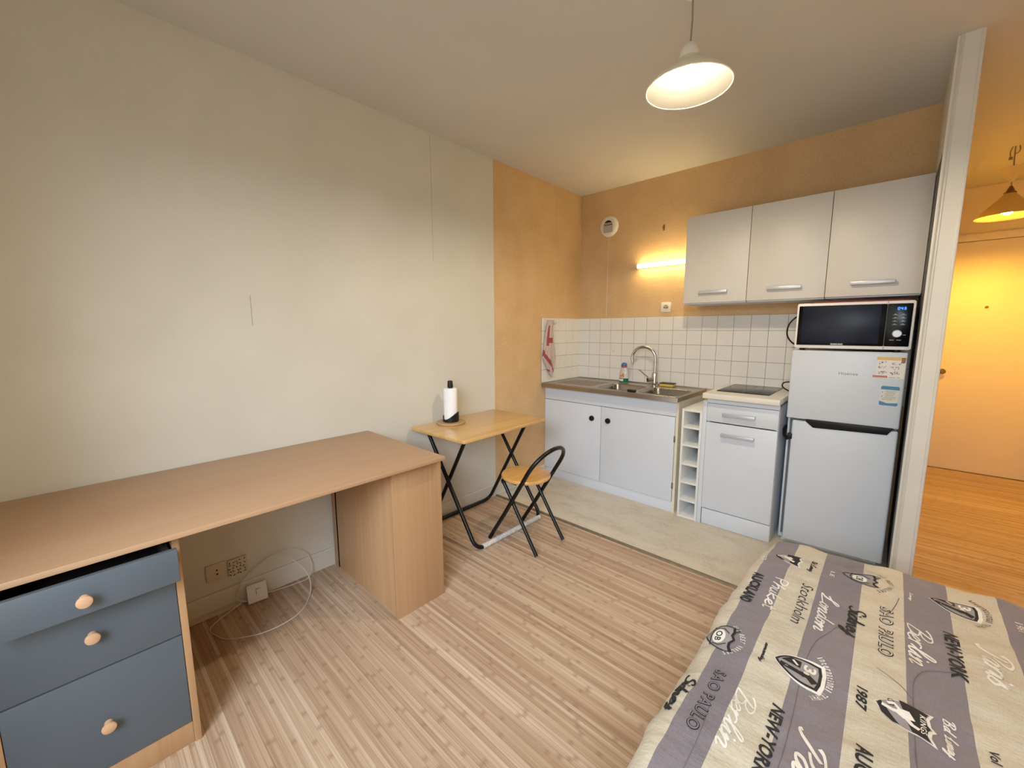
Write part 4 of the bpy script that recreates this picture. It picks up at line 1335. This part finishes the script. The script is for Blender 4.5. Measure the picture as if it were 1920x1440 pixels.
GLY = {
 'B': (0.62, [[(0.16, 0.0), (0.22, 0.5), (0.30, 1.0)], [(-0.02, 0.82), (0.12, 1.0), (0.40, 1.06), (0.58, 0.88), (0.48, 0.62), (0.26, 0.54), (0.52, 0.46), (0.58, 0.22), (0.42, 0.02), (0.16, 0.0)]]),
 'e': (0.36, [[(-0.04, 0.10), (0.16, 0.24), (0.27, 0.40), (0.18, 0.50), (0.06, 0.34), (0.08, 0.10), (0.20, 0.0), (0.38, 0.12)]]),
 'r': (0.36, [[(-0.02, 0.34), (0.06, 0.5), (0.06, 0.25), (0.05, 0.0)], [(0.06, 0.26), (0.14, 0.46), (0.24, 0.52), (0.34, 0.47)]]),
 'l': (0.26, [[(-0.04, 0.10), (0.16, 0.60), (0.24, 0.98), (0.15, 1.04), (0.08, 0.70), (0.09, 0.2), (0.16, 0.0), (0.28, 0.12)]]),
 'i': (0.24, [[(-0.04, 0.10), (0.09, 0.5), (0.08, 0.15), (0.14, 0.0), (0.26, 0.12)], [(0.13, 0.70), (0.16, 0.78)]]),
 'n': (0.46, [[(-0.02, 0.30), (0.06, 0.5), (0.05, 0.0), (0.13, 0.35), (0.25, 0.5), (0.31, 0.38), (0.30, 0.10), (0.36, 0.0), (0.48, 0.12)]]),
 'm': (0.66, [[(-0.02, 0.30), (0.06, 0.5), (0.05, 0.0), (0.13, 0.38), (0.22, 0.5), (0.27, 0.36), (0.26, 0.0), (0.34, 0.38), (0.44, 0.5), (0.50, 0.36), (0.49, 0.08), (0.56, 0.0), (0.68, 0.12)]]),
 'P': (0.66, [[(0.02, 0.06), (0.10, -0.06), (0.20, 0.10), (0.26, 0.5), (0.36, 0.92)], [(0.06, 0.78), (0.12, 0.98), (0.40, 1.08), (0.68, 0.92), (0.62, 0.62), (0.38, 0.46)]]),
 'a': (0.46, [[(0.33, 0.44), (0.19, 0.52), (0.04, 0.30), (0.08, 0.03), (0.22, 0.10), (0.34, 0.48), (0.31, 0.10), (0.38, 0.0), (0.48, 0.12)]]),
 's': (0.34, [[(-0.04, 0.10), (0.16, 0.54), (0.17, 0.38), (0.28, 0.18), (0.18, 0.0), (0.02, 0.06)]]),
 'S': (0.52, [[(0.54, 0.84), (0.40, 1.05), (0.20, 0.92), (0.22, 0.66), (0.46, 0.42), (0.44, 0.10), (0.20, 0.0), (0.0, 0.14)]]),
 'd': (0.46, [[(0.31, 0.44), (0.17, 0.52), (0.03, 0.30), (0.07, 0.03), (0.21, 0.08), (0.33, 0.5), (0.40, 1.04), (0.33, 0.4), (0.34, 0.05), (0.48, 0.12)]]),
 'y': (0.42, [[(-0.02, 0.48), (0.03, 0.15), (0.15, 0.05), (0.27, 0.30), (0.32, 0.52), (0.27, 0.0), (0.16, -0.40), (0.02, -0.42), (0.10, -0.18), (0.42, 0.12)]]),
 'L': (0.60, [[(0.0, 0.45), (0.20, 0.72), (0.34, 1.0), (0.24, 1.08), (0.16, 0.8), (0.17, 0.25), (0.10, 0.0), (0.30, 0.03), (0.60, 0.14)]]),
 'o': (0.38, [[(0.12, 0.46), (0.03, 0.22), (0.12, 0.0), (0.27, 0.14), (0.26, 0.44), (0.13, 0.5), (0.12, 0.38), (0.28, 0.36), (0.40, 0.44)]]),
 'h': (0.38, [[(0.02, 0.0), (0.06, 0.55), (0.10, 1.0)], [(0.04, 0.25), (0.16, 0.5), (0.28, 0.42), (0.28, 0.0)]]),
 'u': (0.38, [[(0.02, 0.5), (0.02, 0.12), (0.12, 0.0), (0.24, 0.16), (0.28, 0.5), (0.28, 0.08), (0.34, 0.0)]]),
 'k': (0.38, [[(0.03, 0.0), (0.08, 1.0)], [(0.30, 0.52), (0.06, 0.26), (0.34, 0.0)]]),
 't': (0.30, [[(0.12, 0.92), (0.10, 0.10), (0.18, 0.0), (0.28, 0.08)], [(-0.02, 0.56), (0.26, 0.60)]]),
 'p_': (0.4, [[(0.06, 0.0), (0.08, 0.95), (0.28, 0.98), (0.36, 0.75), (0.26, 0.52), (0.07, 0.50)]]),
 '.': (0.18, [[(0.04, 0.0), (0.07, 0.05)]]),
 ' ': (0.22, []),
}
def script_word(word, x0, y0, w_, h_, mi, stroke, e=0.0016, slant=0.25, taper=True, glyphs=None):
    strokes = []
    pen = 0.0
    for ch_ in (glyphs or word):
        wd, st_ = GLY[ch_]
        for q in st_:
            strokes.append([(pen + a + slant * b, b) for a, b in q])
        pen += wd
    allp = [p for q in strokes for p in q]
    a0_, a1_ = min(p[0] for p in allp), max(p[0] for p in allp)
    b0_, b1_ = min(p[1] for p in allp), max(p[1] for p in allp)
    f = place(x0, y0, e)
    for q in strokes:
        pts = [((a - a0_) / (a1_ - a0_) * w_, (b - b0_) / (b1_ - b0_) * h_, 0) for a, b in q]
        ribbon(smooth_path(pts, 5), stroke, f, mi, taper)

def block(word, x0, y0, w_, h_, mi, e=0.0016, shear=0.0, offset=0.0, spacing=1.0):
    return add_text(m, word, place(x0, y0, e), w_, h_, mi, shear, offset, spacing, sub=0.25)

def outline_word(word, x0, y0, w_, h_, inner):
    ref = block(word, x0, y0, w_, h_, BK, 0.0014, 0.0, 0.05, 1.2)
    add_text(m, word, place(x0, y0, 0.0023), w_, h_, inner, 0.0, -0.004, 1.2, sub=0.25, ref=ref)

def patchpoly(pts, f, mi):
    tb_ = bmesh.new()
    vs_ = [tb_.verts.new((a, b, 0)) for a, b in pts]
    fc_ = tb_.faces.new(vs_)
    if fc_.normal.z < 0:
        fc_.normal_flip()
    bmesh.ops.triangulate(tb_, faces=tb_.faces[:])
    for _ in range(3):
        es_ = [q for q in tb_.edges if q.calc_length() > 0.018]
        if not es_:
            break
        bmesh.ops.subdivide_edges(tb_, edges=es_, cuts=1)
        bmesh.ops.triangulate(tb_, faces=[q for q in tb_.faces if len(q.verts) > 3])
    for v_ in tb_.verts:
        v_.co = Vector(f(v_.co.x, v_.co.y))
    m._merge(tb_, mi)

def shield_outline(w_, h_, top, k_=1.0, n_=10):
    """pointed shield, tip at b=0; top gives the upper edge"""
    L_ = []
    for i in range(n_ + 1):
        t_ = i / n_
        L_.append((-w_ / 2 * sin(pi / 2 * min(1, t_ * 1.05)) ** 0.8, h_ * 0.72 * t_))
    Rr = [(-a, b) for a, b in L_[::-1]]
    pts = L_ + [(a * w_, b * h_) for a, b in top] + Rr[:-1]
    cx_, cy_ = 0.0, h_ * 0.52
    return [(cx_ + (a - cx_) * k_, cy_ + (b - cy_) * k_) for a, b in pts]

def ring_text(txt, cx_, cy_, r_, a0_, a1_, hgt, mi, e=0.0018):
    """letters along an arc, tops outward, reading clockwise in text space"""
    n_ = len(txt)
    for i, ch_ in enumerate(txt):
        if ch_ == ' ':
            continue
        t_ = a0_ + (a1_ - a0_) * i / max(1, n_ - 1)
        ca, sa = cos(t_), sin(t_)
        wch = min(hgt * 0.72, 0.74 * r_ * abs(a1_ - a0_) / n_) * (0.5 if ch_ in 'iIl' else 1.0)
        def f(a, b, ca=ca, sa=sa, wch=wch):
            a -= wch / 2
            # tangent clockwise = (sa, -ca), outward = (ca, sa)
            return (cx_ + ca * (r_ + b) + sa * a, cy_ + sa * (r_ + b) - ca * a, 0)
        tb_ = text_bm(ch_, 0, 0.01)
        xs_ = [v_.co.x for v_ in tb_.verts]
        ys_ = [v_.co.y for v_ in tb_.verts]
        for v_ in tb_.verts:
            q = f((v_.co.x - min(xs_)) / (max(xs_) - min(xs_)) * wch, (v_.co.y - min(ys_)) / (max(ys_) - min(ys_)) * hgt)
            v_.co = Vector(q)
        yield tb_, mi, e

def crest_trophy(x0, y0, w_, h_, txtcol, big=True):
    """x0,y0 = tip of the shield in the world"""
    f = lambda e: (lambda a, b: surf(x0 + b, y0 - a, e))
    top = [(-0.5, 0.75), (-0.46, 0.97), (-0.2, 1.02), (0.2, 1.02), (0.46, 0.97), (0.5, 0.75)]
    patchpoly(shield_outline(w_ * 1.10, h_ * 1.06, top), f(0.0012), WH)
    patchpoly(shield_outline(w_, h_, top, 0.97), f(0.0017), BK)
    patchpoly(shield_outline(w_, h_, top, 0.84), f(0.0022), GY)
    patchpoly([(-w_ * 0.06, h_ * 0.14), (-w_ * 0.30, h_ * 0.34), (-w_ * 0.34, h_ * 0.56), (-w_ * 0.05, h_ * 0.56)], f(0.0027), BK)
    ribbon([(-w_ * 0.24, h_ * 0.38, 0), (-w_ * 0.12, h_ * 0.50, 0)], 0.006, f(0.0031), WH)
    ribbon([(w_ * 0.10, h_ * 0.14, 0), (w_ * 0.14, h_ * 0.40, 0), (w_ * 0.16, h_ * 0.62, 0)], 0.012 * w_ / 0.08, f(0.0027), BK)
    ribbon([(w_ * 0.16, h_ * 0.60, 0), (w_ * 0.12, h_ * 0.74, 0), (w_ * 0.26, h_ * 0.90, 0)], 0.016 * w_ / 0.08, f(0.0027), BK)
    add_text(m, '3', lambda a, b: surf(x0 + h_ * 0.62 + b, y0 + w_ * 0.32 - a, 0.0028), w_ * 0.26, h_ * 0.26, WH, 0, 0.03)
    add_text(m, 'e', lambda a, b: surf(x0 + h_ * 0.64 + b, y0 + w_ * 0.04 - a, 0.0028), w_ * 0.12, h_ * 0.12, WH, 0, 0.03)
    for tb_, mi, e in ring_text('International TROPHY', 0.0, 0.011 if big else 0.038, 0.100 if big else 0.084, radians(133 if big else 140), radians(47 if big else 40), 0.013, txtcol):
        for v_ in tb_.verts:
            v_.co = surf(x0 + v_.co.y, y0 - v_.co.x, e)
        m._merge(tb_, mi)

def crest_ob(x0, y0, w_, h_, txtcol, tilt=0.0):
    ct, st_ = cos(tilt), sin(tilt)
    f = lambda e: (lambda a, b: surf(x0 + b * ct - a * st_, y0 - (a * ct + b * st_), e))
    top = [(-0.52, 0.80), (-0.46, 1.0), (-0.28, 0.88), (-0.14, 0.86), (0.0, 0.94), (0.14, 0.84), (0.30, 0.86), (0.46, 0.98), (0.52, 0.80)]
    so = shield_outline(w_, h_, top)
    patchpoly(so, f(0.0012), GY)
    ribbon([(a, b, 0) for a, b in so], 0.0042, f(0.0022), BK, closed=True)
    ribbon([(-w_ * 0.48, h_ * 0.82, 0), (-w_ * 0.28, h_ * 0.87, 0), (-w_ * 0.14, h_ * 0.84, 0), (0, h_ * 0.93, 0), (w_ * 0.14, h_ * 0.83, 0), (w_ * 0.3, h_ * 0.85, 0), (w_ * 0.5, h_ * 0.95, 0)], 0.007, f(0.0026), BK)
    ribbon([(-w_ * 0.42, h_ * 0.26, 0), (0, h_ * 0.20, 0), (w_ * 0.42, h_ * 0.28, 0)], 0.003, f(0.0024), BK)
    ribbon([(-w_ * 0.30, h_ * 0.30, 0), (-w_ * 0.34, h_ * 0.55, 0), (-w_ * 0.18, h_ * 0.74, 0)], 0.003, f(0.0024), BK)
    ribbon([(w_ * 0.30, h_ * 0.32, 0), (w_ * 0.34, h_ * 0.55, 0), (w_ * 0.18, h_ * 0.74, 0)], 0.003, f(0.0024), BK)
    patchpoly([(w_ * 0.28 * cos(2 * pi * i / 20), h_ * 0.46 + h_ * 0.20 * sin(2 * pi * i / 20)) for i in range(20)], f(0.0028), WH)
    add_text(m, 'OB', lambda a, b: f(0.0034)(a - w_ * 0.19, b + h_ * 0.36), w_ * 0.38, h_ * 0.20, BK, 0, 0.02)
    for tb_, mi, e in ring_text('OLD BEST WIRLORS', 0.0, 0.058 if h_ > 0.09 else 0.030, 0.061, radians(148), radians(34), 0.0125, txtcol):
        g_ = f(e)
        for v_ in tb_.verts:
            v_.co = g_(v_.co.x, v_.co.y)
        m._merge(tb_, mi)

def crest_kings(x0, y0, w_, h_, words=True):
    f = lambda e: (lambda a, b: surf(x0 + b, y0 - a - 0.12 * b, e))
    top = [(-0.5, 0.74), (-0.62, 1.0), (-0.36, 0.92), (-0.12, 0.94), (0.0, 1.02), (0.14, 0.94), (0.36, 0.92), (0.62, 1.0), (0.5, 0.74)]
    patchpoly(shield_outline(w_ * 1.06, h_ * 1.05, top), f(0.0012), WH)
    patchpoly(shield_outline(w_, h_, top, 0.96), f(0.0017), GY)
    patchpoly([(-w_ * 0.5, h_ * 0.52), (-w_ * 0.47, h_ * 0.44), (w_ * 0.47, h_ * 0.66), (w_ * 0.48, h_ * 0.74), (w_ * 0.56, h_ * 0.95), (w_ * 0.36, h_ * 0.90), (w_ * 0.14, h_ * 0.92), (0, h_ * 0.97), (-w_ * 0.12, h_ * 0.92), (-w_ * 0.36, h_ * 0.90), (-w_ * 0.56, h_ * 0.95)], f(0.0022), BK)
    patchpoly([(0.0, h_ * 0.05), (-w_ * 0.14, h_ * 0.12), (w_ * 0.42, h_ * 0.46), (w_ * 0.42, h_ * 0.34), (w_ * 0.26, h_ * 0.14)], f(0.0022), BK)
    add_text(m, 'OB', lambda a, b: f(0.0026)(a - w_ * 0.36, b + h_ * 0.24), w_ * 0.26, h_ * 0.12, BK)
    # white running figure
    ribbon([(-w_ * 0.02, h_ * 0.14, 0), (0.0, h_ * 0.34, 0), (-w_ * 0.06, h_ * 0.52, 0)], 0.008, f(0.0028), WH)
    patchpoly([(-w_ * 0.14, h_ * 0.42), (-w_ * 0.20, h_ * 0.62), (w_ * 0.02, h_ * 0.72), (w_ * 0.12, h_ * 0.52), (w_ * 0.04, h_ * 0.40)], f(0.0028), WH)
    ribbon([(w_ * 0.06, h_ * 0.56, 0), (w_ * 0.20, h_ * 0.66, 0), (w_ * 0.26, h_ * 0.78, 0)], 0.009, f(0.0028), WH)
    ribbon([(-w_ * 0.14, h_ * 0.44, 0), (-w_ * 0.24, h_ * 0.36, 0), (-w_ * 0.16, h_ * 0.24, 0)], 0.007, f(0.0028), WH)
    if words:
        add_text(m, 'KINGS', lambda a, b: f(0.0030)(a - w_ * 0.36, b + h_ * 0.80), w_ * 0.72, h_ * 0.10, WH, 0, 0.015, 1.15)

# lettering on the quilt, each at its place
block('1987', 1.919, -1.592, 0.056, 0.018, WH)
crest_kings(1.950, -1.578, 0.070, 0.088, False)
script_word('B.d. Lumay', 2.060, -1.535, 0.105, 0.022, BK, 0.0035, glyphs='B.d. Lumay')
block('AUCKLAND', 1.925, -1.765, 0.205, 0.032, BK, offset=0.045, spacing=1.06)
script_word('Phuket', 1.986, -1.755, 0.190, 0.038, WH, 0.0050, slant=0.05, taper=False, glyphs=['p_', 'h', 'u', 'k', 'e', 't'])
block('Stockholm', 2.061, -1.725, 0.238, 0.031, BK, shear=0.22, offset=-0.006)
script_word('London', 2.116, -1.742, 0.212, 0.046, WH, 0.0052, slant=0.35)
crest_ob(1.886, -2.172, 0.094, 0.083, WH, 0.0)
script_word('Sidney', 1.890, -2.352, 0.140, 0.040, BK, 0.0078, slant=0.15)
outline_word('SAO PAULO', 1.954, -2.296, 0.220, 0.027, MV)
script_word('Berlin', 2.012, -2.322, 0.185, 0.044, WH, 0.0050, slant=0.30)
block('NEW-YORK', 2.082, -2.312, 0.205, 0.026, BK, shear=0.18, offset=0.035)
script_word('Amanday', 2.027, -2.126, 0.078, 0.013, BK, 0.0030, glyphs='amanday')
crest_trophy(2.057, -2.160, 0.096, 0.100, WH)
script_word('Paris', 2.138, -2.335, 0.225, 0.052, WH, 0.0085, slant=0.35)
block('I.E', 2.123, -1.574, 0.032, 0.012, WH)
crest_ob(2.156, -1.560, 0.072, 0.098, BK)
script_word('Sidney', 2.172, -1.757, 0.175, 0.054, BK, 0.0078, slant=0.15)
outline_word('SAO PAULO', 2.256, -1.706, 0.254, 0.032, CR)
script_word('Berlin', 2.318, -1.738, 0.205, 0.050, WH, 0.0054, slant=0.30)
block('NEW-YORK', 2.392, -1.709, 0.232, 0.030, BK, shear=0.18, offset=0.035)
crest_trophy(2.369, -1.553, 0.078, 0.106, BK, False)
script_word('Paris', 2.455, -1.722, 0.180, 0.056, WH, 0.0070, slant=0.35)
block('1987', 2.222, -2.120, 0.076, 0.021, BK, shear=0.15, offset=0.03)
crest_kings(2.254, -2.146, 0.083, 0.096)
script_word('B.d. Lumay', 2.362, -2.095, 0.122, 0.026, WH, 0.0034, glyphs='B.d. Lumay')
block('AUCKLAND', 2.230, -2.300, 0.215, 0.028, BK, shear=0.12, offset=0.035)
block('Vol', 2.432, -2.130, 0.038, 0.015, BK, shear=0.15, offset=0.02)
block('1981', 2.548, -1.535, 0.052, 0.015, WH)
script_word('Lumay', 2.322, -1.560, 0.05, 0.010, WH, 0.0018, glyphs='Lumay')
crest_kings(2.575, -1.600, 0.085, 0.095)
crest_ob(2.462, -2.20, 0.072, 0.098, BK)
# quilting seams
sf = lambda a, b: surf(a, b, 0.0009)
for pts in ([(2.118, -2.19), (2.122, -2.40), (2.115, -2.70), (2.118, -3.1)],
            [(2.160, -1.93), (2.135, -2.00), (2.122, -2.08), (2.118, -2.19)],
            [(2.190, -1.89), (2.172, -1.905), (2.160, -1.93)],
            [(2.398, -1.92), (2.352, -1.945), (2.327, -2.00), (2.322, -2.08), (2.321, -2.3), (2.322, -2.6)],
            [(2.255, -2.03), (2.30, -2.05), (2.322, -2.075)],
            [(1.975, -2.40), (1.985, -2.52), (1.98, -2.7)],
            [(2.30, -1.62), (2.285, -1.70), (2.265, -1.75)]):
    ribbon(smooth_path([(a, b, 0) for a, b in pts], 8), 0.0022, sf, SE)
o = obj('quilt', m, QM, angle=180)
tag(o, 'cream and mauve striped quilt printed with city names, spread over the bed', 'quilt')

bed = thing('bed', 'single bed hidden under the striped quilt', 'bed', (2.35, -2.37, 0))
obj('mattress', MB().box(BX0 + 0.10, BX1 - 0.07, BY0 + 0.07, BY1 - 0.12, 0.22, ZB - 0.035, 0.03, seg=4), 'plastic_white', bed)
obj('base', MB().box(BX0 + 0.11, BX1 - 0.08, BY0 + 0.08, BY1 - 0.13, 0.0, 0.2195, 0.004), 'laminate_edge', bed)

# ================================================================== light
def area(name, loc, rot, sx, sy, power, col):
    L_ = bpy.data.lights.new(name, 'AREA')
    L_.shape = 'RECTANGLE'
    L_.size, L_.size_y = sx, sy
    L_.energy = power
    L_.color = col
    o_ = bpy.data.objects.new(name, L_)
    C.objects.link(o_)
    o_.location = loc
    o_.rotation_euler = rot
    return o_
def point(name, loc, power, col, rad):
    L_ = bpy.data.lights.new(name, 'POINT')
    L_.energy = power
    L_.color = col
    L_.shadow_soft_size = rad
    o_ = bpy.data.objects.new(name, L_)
    C.objects.link(o_)
    o_.location = loc
    return o_
sky_from = Vector((3.1, YW - 1.75, 2.65))
aim = (Vector((1.0, -1.8, 0.6)) - sky_from).to_track_quat('-Z', 'Y').to_euler()
area('daylight', sky_from, aim, 2.2, 1.6, 275, (0.76, 0.88, 1.0))
portal = area('window_portal', (2.025, YW - 0.12, 1.2), (radians(90), 0, 0), 1.84, 1.8, 1.0, (1, 1, 1))
portal.data.cycles.is_portal = True

wd = bpy.data.worlds.new('World')
bpy.context.scene.world = wd
wd.use_nodes = True
bg = wd.node_tree.nodes['Background']
bg.inputs['Color'].default_value = (1.0, 0.96, 0.86, 1)
bg.inputs['Strength'].default_value = 2.4

# ================================================================== camera
cam = bpy.data.cameras.new('camera')
cam.sensor_fit = 'HORIZONTAL'
cam.sensor_width = 36.0
cam.lens = 765.82 * 36.0 / 1920.0
cam.clip_start = 0.02
co = bpy.data.objects.new('camera', cam)
C.objects.link(co)
yaw, pitch, roll = 0.7477, -0.1346, -0.0032
F = Vector((-sin(yaw) * cos(pitch), cos(yaw) * cos(pitch), sin(pitch)))
R0 = Vector((cos(yaw), sin(yaw), 0))
U0 = R0.cross(F)
Rv = R0 * cos(roll) + U0 * sin(roll)
Uv = -R0 * sin(roll) + U0 * cos(roll)
co.matrix_world = Matrix(((Rv.x, Uv.x, -F.x, 2.2113), (Rv.y, Uv.y, -F.y, -3.339), (Rv.z, Uv.z, -F.z, 1.3125), (0, 0, 0, 1)))
sc = bpy.context.scene
sc.camera = co
sc.view_settings.view_transform = 'Standard'
sc.view_settings.look = 'None'
sc.view_settings.exposure = 0.0
sc.view_settings.gamma = 1.18
